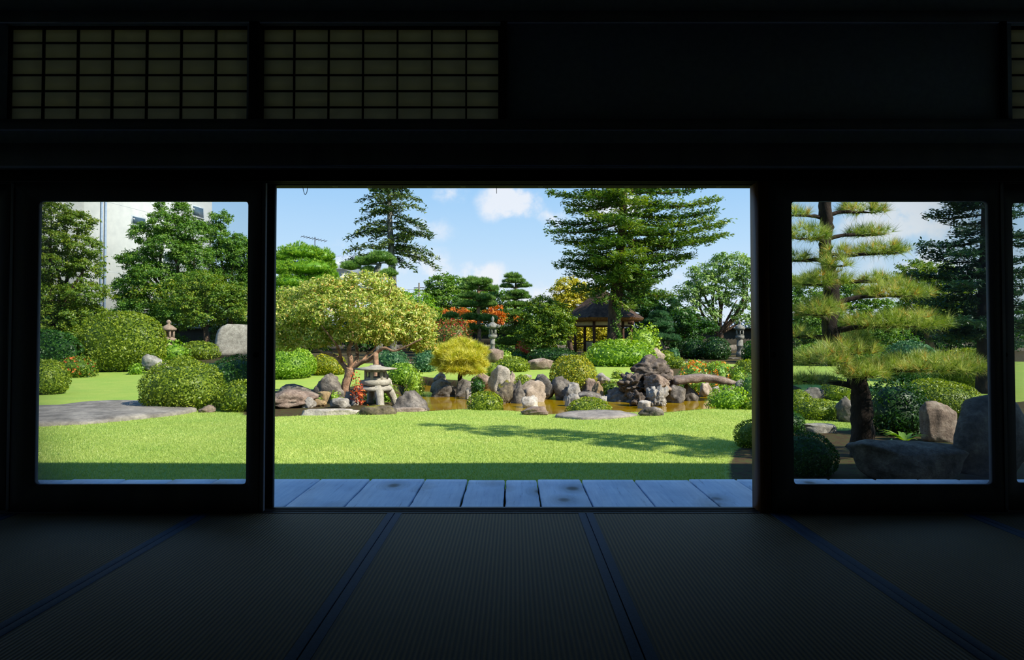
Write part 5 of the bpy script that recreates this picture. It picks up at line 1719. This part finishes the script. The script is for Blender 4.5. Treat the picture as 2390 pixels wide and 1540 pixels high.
# ================================================================== ROCKS
RK = [
    # label, px0, px1, top, base, material, kwargs
    ('broad brown boulder at the lawn edge left of the forked tree', 610, 738, 910, 971, 'rockbrown', dict(seed=201, Y=13.6)),
    ('small grey rock leaning on the broad brown boulder', 706, 738, 926, 958, 'rock', dict(seed=202, Y=13.7)),
    ('tall flat faced dark rock behind the forked tree trunk', 733, 802, 873, 928, 'rockdark', dict(seed=203, dep=.5)),
    ('squared tan stone below the tall dark rock', 744, 775, 913, 938, 'rockwarm', dict(seed=204, Y=14.6, flat=True)),
    ('rusty coloured stone between grey rocks at the lawn edge', 732, 762, 930, 958, 'rockwarm', dict(seed=205, Y=13.9)),
    ('grey pointed rock in front of the forked tree trunk', 771, 818, 927, 958, 'rock', dict(seed=206, Y=13.6)),
    ('long pale flat stone lying on the lawn edge', 706, 836, 953, 969, 'rockpale', dict(seed=207, flat=True, dep=.3)),
    ('low dark rock shelf at the end of the shaded lawn', 640, 740, 898, 925, 'rockdark', dict(seed=208, Y=15.8, dep=.5)),
    ('sawn log shaped stone at the foot of the forked tree', 806, 826, 914, 934, 'rockbrown', dict(seed=209, Y=14.9)),
    ('mossy step stone in front of the squat lantern', 838, 922, 946, 968, 'rockmoss', dict(seed=210, flat=True, dep=.35)),
    ('flat pale ledge stone between squat lantern and wedge rock', 905, 1000, 950, 962, 'rocktan', dict(seed=211, flat=True, dep=.3, Y=13.5)),
    ('large grey wedge shaped rock at the pond beside the squat lantern', 916, 1010, 896, 958, 'rockdark', dict(seed=212, Y=13.9, tilt=1.0, facets=9)),
    ('grey rock behind the squat lantern roof', 860, 905, 846, 880, 'rockbrown', dict(seed=213, Y=17.5)),
    ('pale rock on the far side of the squat lantern', 888, 918, 875, 905, 'rockpale', dict(seed=214)),
    ('grey rock of the pond inlet below the dark juniper', 975, 1012, 866, 900, 'rock', dict(seed=215)),
    ('tan rock of the pond inlet beside a bright bush', 938, 980, 872, 904, 'rocktan', dict(seed=216)),
    ('upper rounded stone of the small heap under the yellow pine', 1010, 1040, 868, 892, 'rock', dict(seed=217, Y=19.6, zb=.05)),
    ('lower layered stone of the small heap under the yellow pine', 1008, 1052, 884, 906, 'rock', dict(seed=218, Y=18.8, zb=-.2, flat=True)),
    ('low dark shore rock under the yellow pine', 1005, 1065, 898, 915, 'rockdark', dict(seed=219, Y=18.3, zb=-.25)),
    ('long dark shore rock right of the yellow pine trunk', 1060, 1112, 886, 913, 'rockdark', dict(seed=220, Y=18.2, zb=-.25)),
    ('small pale block at the waterline under the yellow pine', 1086, 1104, 902, 919, 'rock', dict(seed=221, Y=17.6, zb=-.28)),
    ('brown flat rock on the bank beside the yellow pine', 1100, 1148, 872, 892, 'rockbrown', dict(Y=19.4, zb=-.02, seed=222)),
    ('upright pale boulder on the far pond bank', 1144, 1194, 858, 906, 'rockpale', dict(seed=223, Y=18.2, zb=-.2)),
    ('rounded boulder beside the upright pale boulder', 1180, 1206, 872, 905, 'rocktan', dict(seed=224, Y=18.4, zb=-.2)),
    ('rough mossy rock standing in the water in front of the pale boulder', 1148, 1200, 893, 938, 'rockmoss', dict(seed=225, Y=16.6, zb=-.3, volc=.12)),
    ('dark rough rock beside the rough mossy rock in the water', 1190, 1226, 892, 936, 'rockdark', dict(seed=226, Y=16.6, zb=-.3, volc=.12)),
    ('large smooth tan boulder sloping into the pond', 1213, 1282, 889, 930, 'rocktan', dict(seed=227, Y=16.9, zb=-.3, facets=9)),
    ('flat triangular stone lying in the shallow water', 1218, 1256, 924, 942, 'rockpale', dict(seed=228, Y=15.6, zb=-.28)),
    ('grey rock behind a low azalea on the far bank', 1208, 1242, 870, 892, 'rock', dict(Y=20.4, zb=.0, seed=229)),
    ('dark bank rock below the tall azaleas', 1240, 1300, 876, 920, 'rockdark', dict(seed=230, Y=17.6, zb=-.25)),
    ('large dark rock under the yellow green clipped bush', 1290, 1345, 880, 920, 'rockdark', dict(seed=231, Y=17.4, zb=-.25)),
    ('mottled rock on the waterline under the yellow green bush', 1315, 1358, 892, 922, 'rock', dict(seed=232, Y=17.2, zb=-.25)),
    ('flat topped boulder on the bank edge of the far lawn', 1384, 1430, 872, 892, 'rock', dict(Y=20.6, zb=.0, seed=233)),
    ('brown rock in the bank below the far lawn', 1356, 1398, 884, 916, 'rockbrown', dict(seed=234, Y=17.6, zb=-.2)),
    ('rust brown rock on the far shore', 1378, 1410, 892, 918, 'rockwarm', dict(seed=235, Y=17.3, zb=-.22)),
    ('low dark rock along the far waterline', 1340, 1400, 912, 930, 'rockdark', dict(seed=236, Y=17.0, zb=-.3, flat=True)),
    ('small pale rock standing alone in the pond', 1314, 1352, 919, 937, 'rock', dict(seed=237, Y=15.9, zb=-.28, flat=True)),
    ('small upright stone at the water behind the low clipped azalea', 1394, 1416, 922, 946, 'rock', dict(seed=238, Y=15.2, zb=-.28)),
    ('long grey shore rock left of the volcanic rock pile', 1408, 1482, 902, 936, 'rockdark', dict(seed=239, Y=17.0, zb=-.3)),
    ('rough dark top stone of the volcanic rock pile', 1470, 1566, 832, 880, 'rockpile', dict(seed=240, Y=16.8, zb=.36, volc=.16, sub=5, rough=.2)),
    ('pitted grey left stone of the volcanic rock pile', 1444, 1506, 866, 918, 'rockpile', dict(seed=241, Y=16.8, zb=.02, volc=.35, sub=5)),
    ('smooth tan middle stone of the volcanic rock pile', 1498, 1562, 866, 914, 'rockbrown', dict(seed=242, Y=16.5, zb=.06, sub=5, volc=.08)),
    ('brown squared stone on the bridge side of the volcanic rock pile', 1540, 1576, 862, 900, 'rockbrown', dict(seed=243, Y=17.2, zb=.1)),
    ('bulky dark core of the volcanic rock pile', 1464, 1568, 860, 938, 'rockpile', dict(seed=244, Y=17.0, zb=-.25, volc=.25, sub=5)),
    ('craggy grey stone at the foot of the volcanic rock pile', 1466, 1512, 908, 946, 'rockpile', dict(seed=245, Y=15.9, zb=-.28, volc=.45, sub=5)),
    ('pale craggy stone at the water below the volcanic rock pile', 1508, 1556, 905, 946, 'rock', dict(seed=246, Y=15.9, zb=-.28, volc=.3, sub=5)),
    ('flat pale stone washed by the pond at the rock pile', 1490, 1520, 934, 948, 'rockpale', dict(seed=247, Y=15.4, zb=-.27, flat=True)),
    ('large rounded abutment rock under the stone bridge end near the rock pile', 1554, 1604, 882, 930, 'rockdark', dict(seed=248, Y=16.7, zb=-.3)),
    ('dark rock in the shade under the stone bridge', 1590, 1626, 892, 930, 'rockdark', dict(seed=249, Y=17.2, zb=-.3)),
    ('tan rock seen beneath the stone bridge', 1630, 1660, 892, 916, 'rocktan', dict(seed=250, Y=18.3, zb=-.25)),
    ('small grey rock seen beneath the stone bridge', 1658, 1684, 895, 913, 'rock', dict(seed=251, Y=18.4, zb=-.25)),
    ('low grey rocks behind the stone bridge foot', 1682, 1716, 894, 912, 'rockdark', dict(seed=252, Y=18.3, zb=-.25)),
    ('pale bluish abutment rock under the outer stone bridge end', 1716, 1778, 886, 925, 'rock', dict(seed=253, Y=16.8, zb=-.25)),
    ('dark brown rocks behind the orange lilies', 1680, 1725, 852, 888, 'rockdark', dict(seed=254)),
    ('flat brown rock slab among the background azaleas', 1228, 1294, 836, 858, 'rockbrown', dict(seed=255, dep=.5, flat=True)),
    ('upright pale rock beside the wide leafy hedge', 1520, 1548, 814, 848, 'rocktan', dict(seed=256)),
    ('dark rock half hidden in the wide leafy hedge', 1412, 1432, 832, 852, 'rock', dict(seed=257)),
    ('oval brown stone at the lawn edge near the pond', 1218, 1280, 949, 969, 'rockbrown', dict(seed=258, dep=.5)),
    ('dark rough stone at the tip of the lawn by the pond', 1494, 1554, 948, 971, 'rockdark', dict(seed=260, dep=.5)),
    ('grey stone beside the round azalea at the near shore', 1158, 1176, 940, 956, 'rock', dict(seed=261)),
    # right door
    ('grey blue flat stepping stone on soil near the black pine', 1866, 1952, 988, 1011, 'rock', dict(seed=270, flat=True, dep=.5)),
    ('dark rock left of the black pine trunk', 1944, 2004, 930, 985, 'rockdark', dict(seed=271, Y=11.5)),
    ('wide dark flat topped rock in front of the black pine', 1984, 2224, 1024, 1135, 'rockdark', dict(seed=272, Y=6.75, dep=.55, facets=8, rough=.05, flat=True)),
    ('big rounded blue grey boulder right of the black pine', 2206, 2420, 924, 1135, 'rockdark', dict(seed=273, Y=6.75, dep=.7, facets=8, rough=.05)),
    ('brown squared rock behind the rounded boulder', 2140, 2222, 938, 1000, 'rockbrown', dict(seed=274, Y=9.2, dep=.6, flat=True)),
    ('dark rock under the azaleas beyond the black pine', 1860, 1935, 904, 935, 'rockdark', dict(seed=275)),
    ('pale rock tip beyond the stepping stone', 1935, 1972, 945, 960, 'rock', dict(seed=276, Y=13.4)),
]
for (lab, p0, p1, t_, b_, m_, kw) in RK:
    rock('boulder' if (p1 - p0) > 45 else 'stone', lab, p0, p1, t_, b_, m_, **kw)

slab('slab_rock', 'wide flat pale slab on the lawn edge by the pond', [(1292, 972), (1330, 964), (1400, 960), (1450, 962), (1492, 971), (1440, 977), (1360, 978)], .06, 'rockslab', 30)

# ================================================================== BUSHES AND SMALL PLANTS
BS = [
    ('round_bush', 'big bright green clipped bush left of the forked tree', 608, 732, 811, 886, 'bright', dict()),
    ('round_bush', 'yellow green clipped bush behind the forked tree trunk', 730, 806, 828, 876, 'yellow', dict()),
    ('juniper_bush', 'dark bluish juniper bush behind the squat lantern', 880, 950, 822, 866, 'juniper', dict(loose=1.0)),
    ('juniper_bush', 'spreading juniper bush left of the yellow pine', 968, 1014, 820, 868, 'juniper', dict(loose=1.0)),
    ('round_bush', 'bright leafy bush right of the squat lantern roof', 908, 968, 850, 900, 'bright', dict()),
    ('low_bush', 'small yellowish plant on the pond inlet rocks', 950, 985, 866, 895, 'lime', dict(Y=18.4, loose=1.2)),
    ('round_bush', 'dark round bush tucked under the yellow pine', 1100, 1130, 884, 912, 'dark', dict(Y=17.6, zb=-.1)),
    ('round_bush', 'small clipped bush beside the yellow pine on the far bank', 1136, 1166, 850, 878, 'azalea', dict()),
    ('azalea_mound', 'wide low clipped azalea mound on the far bank', 1158, 1234, 835, 868, 'azalea', dict()),
    ('azalea_mound', 'small front clipped azalea mound joined to the wide mound', 1180, 1216, 848, 868, 'azalea', dict()),
    ('azalea_mound', 'flat clipped azalea mound next to the yellow green clipped bush', 1212, 1280, 850, 884, 'azalea', dict()),
    ('round_bush', 'low clipped azalea between the far bank boulders', 1202, 1240, 878, 902, 'azalea', dict(Y=17.8, zb=-.05)),
    ('round_bush', 'yellow tipped clipped bush standing on the far bank rocks', 1286, 1388, 832, 900, 'yellow', dict(Y=17.8, flowers=None, loose=.7, zb=-.05)),
    ('round_bush', 'tiny clipped ball bush nearest the tall lantern rock', 1172, 1197, 810, 826, 'azalea', dict(Y=33)),
    ('round_bush', 'clipped ball bush in front of the tall lantern rock', 1164, 1192, 820, 838, 'lime', dict(Y=31)),
    ('round_bush', 'clipped ball bush beneath the red maple leaves', 1194, 1218, 816, 830, 'azalea', dict(Y=33)),
    ('round_bush', 'dark flat bush behind the wide azalea mound', 1190, 1234, 826, 842, 'dark', dict()),
    ('flowering_bush', 'small red leaved shrub under the dark maple', 1208, 1234, 800, 818, 'redleaf', dict(Y=34, loose=1.2)),
    ('low_bush', 'dark ground cover under the dark maple', 1230, 1345, 815, 840, 'deep', dict(Y=30, dep=.4)),
    ('hedge_mound', 'wide leafy bright hedge at the foot of the big fir', 1372, 1522, 798, 856, 'bright', dict(leaf=1.3, loose=1.0, cat='hedge', lump=.08)),
    ('low_bush', 'tall leafy shrub with upright shoots right of the fir trunk', 1470, 1530, 762, 820, 'lime', dict(Y=30.5, leaf=1.4, loose=1.6, lump=.25)),
    ('round_bush', 'small clipped ball beside the wide leafy hedge', 1356, 1380, 824, 842, 'azalea', dict()),
    ('round_bush', 'clipped ball bush beside the upright pale rock', 1543, 1570, 820, 846, 'azalea', dict()),
    ('round_bush', 'clipped bush behind the ball by the upright rock', 1556, 1584, 814, 845, 'juniper', dict()),
    ('low_bush', 'low bright bush in front of the white hurdle', 1560, 1596, 836, 854, 'azalea', dict()),
    ('lily_clump', 'clump of orange lilies behind the stone bridge', 1590, 1652, 848, 878, 'blade', dict(loose=1.5, flowers=('lily', 190, 1.05), cat='flowers', leaf=1.3)),
    ('lily_clump', 'smaller clump of orange lilies beside the larger clump', 1668, 1698, 854, 880, 'blade', dict(loose=1.5, flowers=('lily', 60, 1.05), cat='flowers', leaf=1.3)),
    ('round_bush', 'flat clipped bush between lilies and brown rocks', 1650, 1700, 846, 868, 'lime', dict()),
    ('round_bush', 'low clipped bush at the outer end of the stone bridge', 1702, 1740, 858, 880, 'lime', dict()),
    ('low_bush', 'dark shaded bush before the dark stone lantern', 1734, 1800, 796, 845, 'dark', dict(Y=30)),
    ('low_bush', 'dark clipped hedge strip behind the outer bridge end', 1718, 1775, 842, 872, 'azalea', dict()),
    ('low_bush', 'dark shrubs in the shade left of the dark stone lantern', 1640, 1700, 790, 838, 'deep', dict(Y=32)),
    ('low_bush', 'dim shrubs in the shade behind the white hurdle', 1586, 1650, 794, 834, 'deep', dict(Y=33)),
    ('low_bush', 'spiky pine seedling at the outer bridge rock', 1728, 1776, 872, 902, 'pinegrn', dict(Y=16.2, loose=1.4)),
    ('azalea_ball', 'neat round azalea on the near shore of the pond', 1094, 1172, 917, 957, 'azalea', dict()),
    ('azalea_ball', 'low wide clipped azalea behind the flat pale slab', 1322, 1428, 931, 966, 'azalea', dict(Y=13.1)),
    ('leafy_bush', 'loose leafy bush on the near shore by the bridge', 1656, 1738, 910, 955, 'bright', dict(loose=1.3, leaf=1.3, lump=.14)),
    ('low_bush', 'thin weeds at the lawn corner by the leafy bush', 1728, 1775, 934, 956, 'maple2', dict(loose=1.6)),
    ('round_bush', 'brownish round bush on bare soil at the lawn corner', 1716, 1800, 984, 1050, 'maple', dict(Y=8.9)),
    ('low_bush', 'fern like tuft under the arched legs of the squat lantern', 856, 896, 918, 946, 'green', dict(Y=14.9, loose=1.4, cat='plant')),
    ('low_bush', 'weedy green tuft left of the squat lantern legs', 768, 792, 918, 942, 'lime', dict(Y=15.2, loose=1.4, cat='plant')),
    ('low_bush', 'weedy green tuft between squat lantern and wedge rock', 898, 924, 902, 940, 'bright', dict(Y=15.1, loose=1.4, cat='plant')),
    ('low_bush', 'creeping greenery among the small lawn edge rocks', 728, 748, 926, 952, 'bright', dict(Y=14.4, loose=1.4, cat='plant')),
    ('low_bush', 'grassy tuft hanging under the stone bridge', 1626, 1650, 888, 912, 'lime', dict(Y=18.6, loose=1.6, cat='plant', zb=-.1)),
    ('low_bush', 'small bush perched left of the volcanic rock pile', 1430, 1452, 866, 884, 'azalea', dict()),
    ('low_bush', 'dark ferny growth between the far bank rocks', 1330, 1362, 880, 908, 'dark', dict(Y=18.2, loose=1.0)),
    ('low_bush', 'mossy shrub growth on the bank below the far lawn', 1404, 1446, 892, 914, 'maple', dict(Y=17.9, loose=.8, zb=-.15)),
    # right door
    ('azalea_ball', 'dark shaded azalea ball in front of the flat stepping stone', 1800, 1942, 1012, 1122, 'dark', dict(Y=7.0)),
    ('azalea_ball', 'neat sunlit azalea ball beyond the flat stepping stone', 1852, 1952, 933, 981, 'azalea', dict()),
    ('round_bush', 'sunlit clipped bush farther out beyond the neat azalea ball', 1918, 1982, 888, 936, 'azalea', dict()),
    ('round_bush', 'clipped bush half hidden behind the neat azalea ball', 1830, 1888, 912, 955, 'azalea', dict(Y=13)),
    ('round_bush', 'dark clipped bush at the edge of the stepping stone', 1800, 1872, 962, 1000, 'dark', dict(Y=10.2)),
    ('azalea_mound', 'large sunlit azalea mound under the long lowest pine bough', 2100, 2268, 888, 950, 'azalea', dict(Y=11.5)),
    ('low_bush', 'dark leafy camellia in the shade behind the pine trunk', 2030, 2150, 895, 1000, 'deep', dict(Y=9.8, leaf=1.6, loose=1.2, lump=.15)),
    ('low_bush', 'juniper mound in the distance under the middle pine boughs', 2060, 2180, 800, 850, 'juniper', dict(Y=21)),
    ('low_bush', 'olive clipped mound far behind the lowest pine bough', 2190, 2330, 815, 870, 'azalea', dict(Y=18)),
    ('low_bush', 'small bright ground shrub far behind the pine trunk', 1850, 1960, 880, 902, 'azalea', dict(Y=19)),
    ('low_bush', 'distant mid green hedge behind the pine', 1840, 2080, 800, 850, 'green', dict(Y=28, dep=.3)),
]
for (nm, lab, p0, p1, t_, b_, m_, kw) in BS:
    bush(nm, lab, p0, p1, t_, b_, m_, **kw)

# yellow pine on the far bank
pine('yellow_pine', 'rounded golden green pine leaning over the pond', 19.0, [(1078, 902), (1074, 870), (1082, 845), (1078, 825)], [6, 5, 4, 3],
     [(1078, 812, 40, 20), (1046, 826, 34, 20, -.3), (1108, 826, 30, 20, -.2), (1078, 838, 46, 20, -.6), (1034, 850, 26, 18, -.2), (1116, 850, 24, 20), (1066, 862, 40, 18, -.6), (1100, 868, 28, 14, -.4)],
     'pineyel', 'barkdark', .16, .012, 16, 1.6, seed=71, spread=.8)

# branch prop behind the squat lantern
p0 = at(878, 905, 15.6); p0[2] = g1(p0[0], p0[1]) - .02
p1 = at(877, 824, 15.9)
tag(mk('branch_prop', *tube(spline([p0, (p0 + p1) / 2, p1], 3), [.07, .065, .06], 9, .04), M['barkred'], None, origin=p0, smooth=True), 'stout wooden prop holding up the low limb above the squat lantern', 'post')

# red seedlings beside the squat lantern
rg = np.random.default_rng(81)
for (px, py, hpx, lab) in ((832, 935, 58, 'thin red leaved seedling beside the squat lantern'), (843, 936, 36, 'short orange leaved seedling at the lantern leg')):
    b0 = at(px, py, 14.1); b0[2] = g1(b0[0], b0[1]) - .01
    root = thing('red_seedling', lab, 'plant', b0)
    top = at(px - 2, py - hpx, 14.1)
    mk('stem', *tube(spline([b0, (b0 + top) / 2, top], 3), [.008, .004], 5), M['bark'], root, origin=b0)
    n = 70
    u = rg.uniform(.15, 1, n)
    P = b0 + (top - b0) * u[:, None] + rg.normal(size=(n, 3)) * .05
    V, Q, v = leaves(P, np.tile([0, -.6, .6], (n, 1)), .06, .035, rg, .7)
    f = mk('leaf_cluster', V, Q, None, M['redleaf'], root, origin=b0, v=v); f['kind'] = 'stuff'


# plants with strap leaves under the black pine: every leaf is a bent blade
def strap_plant(label, px, py, Y, n, ln, mat, seed, wd=.018, name='strap_plant'):
    rg = np.random.default_rng(seed)
    b0 = at(px, py, Y); b0[2] = g1(b0[0], b0[1])
    root = thing(name, label, 'plant', b0, None)
    for k in range(n):
        a_ = rg.uniform(0, 6.283)
        l = ln * rg.uniform(.6, 1.1)
        d = np.array([math.cos(a_), math.sin(a_), 0])
        sd_ = np.array([-d[1], d[0], 0])
        V, Qs = [], []
        for i in range(6):
            t_ = i / 5
            p = b0 + d * l * (.75 * t_ ** 1.3) + np.array([0, 0, l * (1.0 * t_ - .62 * t_ ** 2.2)])
            w = wd * (1 - t_ ** 3) * (.5 + .8 * math.sin(math.pi * min(1, t_ + .2)))
            V += [p - sd_ * w, p + np.array([0, 0, -w * .4]), p + sd_ * w]
        for i in range(5):
            Qs += [(i * 3, i * 3 + 1, i * 3 + 4, i * 3 + 3), (i * 3 + 1, i * 3 + 2, i * 3 + 5, i * 3 + 4)]
        mk('leaf', V, Qs, None, M[mat], root, origin=b0, v=np.full(18, rg.uniform(.1, .9)))


strap_plant('strap leaved plant beside the black pine trunk', 2075, 1030, 8.3, 22, .42, 'dark', 1)
strap_plant('strap leaved plant behind the wide dark rock', 2125, 1045, 8.0, 20, .40, 'maple', 2)
strap_plant('strap leaved plant beside the rounded boulder', 2185, 1040, 8.0, 16, .38, 'maple', 3)
strap_plant('broad leaved plant below the brown squared rock', 2110, 1000, 9.0, 16, .40, 'green', 4, .03)
strap_plant('pale strap leaved plant behind the rounded boulder', 2300, 940, 10.5, 16, .45, 'blade', 5)

# white hurdle, fence stakes
hb = at(1601, 846, 27.5); hb[2] = g1(hb[0], hb[1])
hd_ = thing('white_hurdle', 'small white painted hurdle on the shaded path', 'barrier', hb)
s = 27.5 / F
for dx in (-13, 13):
    MB().tube([hb + np.array([dx * s, 0, -.03]), hb + np.array([dx * s, 0, 12 * s])], [.018], 6).build('post', M['paint'], hd_, origin=hb)
MB().tube([hb + np.array([-14 * s, 0, 12 * s]), hb + np.array([14 * s, 0, 12 * s])], [.02], 6).build('rail', M['paint'], hd_, origin=hb)
for i, (px, pb_, hpx, Y) in enumerate(((1628, 852, 12, 25), (1655, 852, 9, 25), (1688, 856, 13, 24), (1695, 852, 13, 25), (1738, 872, 16, 19.5), (1147, 846, 12, 26), (1156, 847, 12, 26), (1141, 847, 10, 26))):
    b0 = at(px, pb_, Y); b0[2] = g1(b0[0], b0[1])
    o = MB().lathe([(.028, -.04), (.028, pxm(hpx, Y) - .02), (.02, pxm(hpx, Y))], 8, tuple(b0)).build('fence_stake', M['paint'], None, origin=b0)
    labs = ['pale path stake nearest the white hurdle', 'shortest pale path stake behind the orange lilies', 'pale stake of a close pair behind the brown rocks, on its hurdle side',
            'pale stake of a close pair behind the brown rocks, on its lantern side', 'white stake at the outer end of the stone bridge', 'thin stake in the middle of three below the tall lantern',
            'thin stake nearest the azaleas below the tall lantern', 'thin stake nearest the yellow pine below the tall lantern']
    tag(o, labs[i], 'stake', 'pale stakes along the garden path')

# short grass on the lawn
rg = np.random.default_rng(5)
ng = 330000
yy = 4.75 + (13.6 - 4.75) * rg.uniform(0, 1, ng) ** 1.15
xx = rg.uniform(-.75, .76, ng) * yy
keep = (soil(xx, yy) < rg.uniform(.25, .6, ng)) & (sdf(np.stack([xx, yy], 1), POND) < -.1)
for (fx_, fy_, fa, fb) in FOOT:
    if fy_ < 15:
        keep &= ((xx - fx_) / fa) ** 2 + ((yy - fy_) / fb) ** 2 > 1
for o_ in SLABS:
    keep &= sdf(np.stack([xx, yy], 1), o_) < .01
xx, yy = xx[keep], yy[keep]
P = np.stack([xx, yy, gh(xx, yy) - .004], 1)
V, T, v = needles(P, np.tile([0, 0, 1.0], (len(P), 1)), 1, .030, .008, rg, .45)
v = np.clip(np.repeat(.5 + .25 * np.sin(xx * 1.7 + yy) * np.sin(yy * 2.1), 3) * .5 + v * .55, 0, 1)
lg = mk('lawn_grass', V, None, T, M['grass'], v=v)
tag(lg, 'short sunlit green grass of the front lawn', 'grass', kind='stuff')
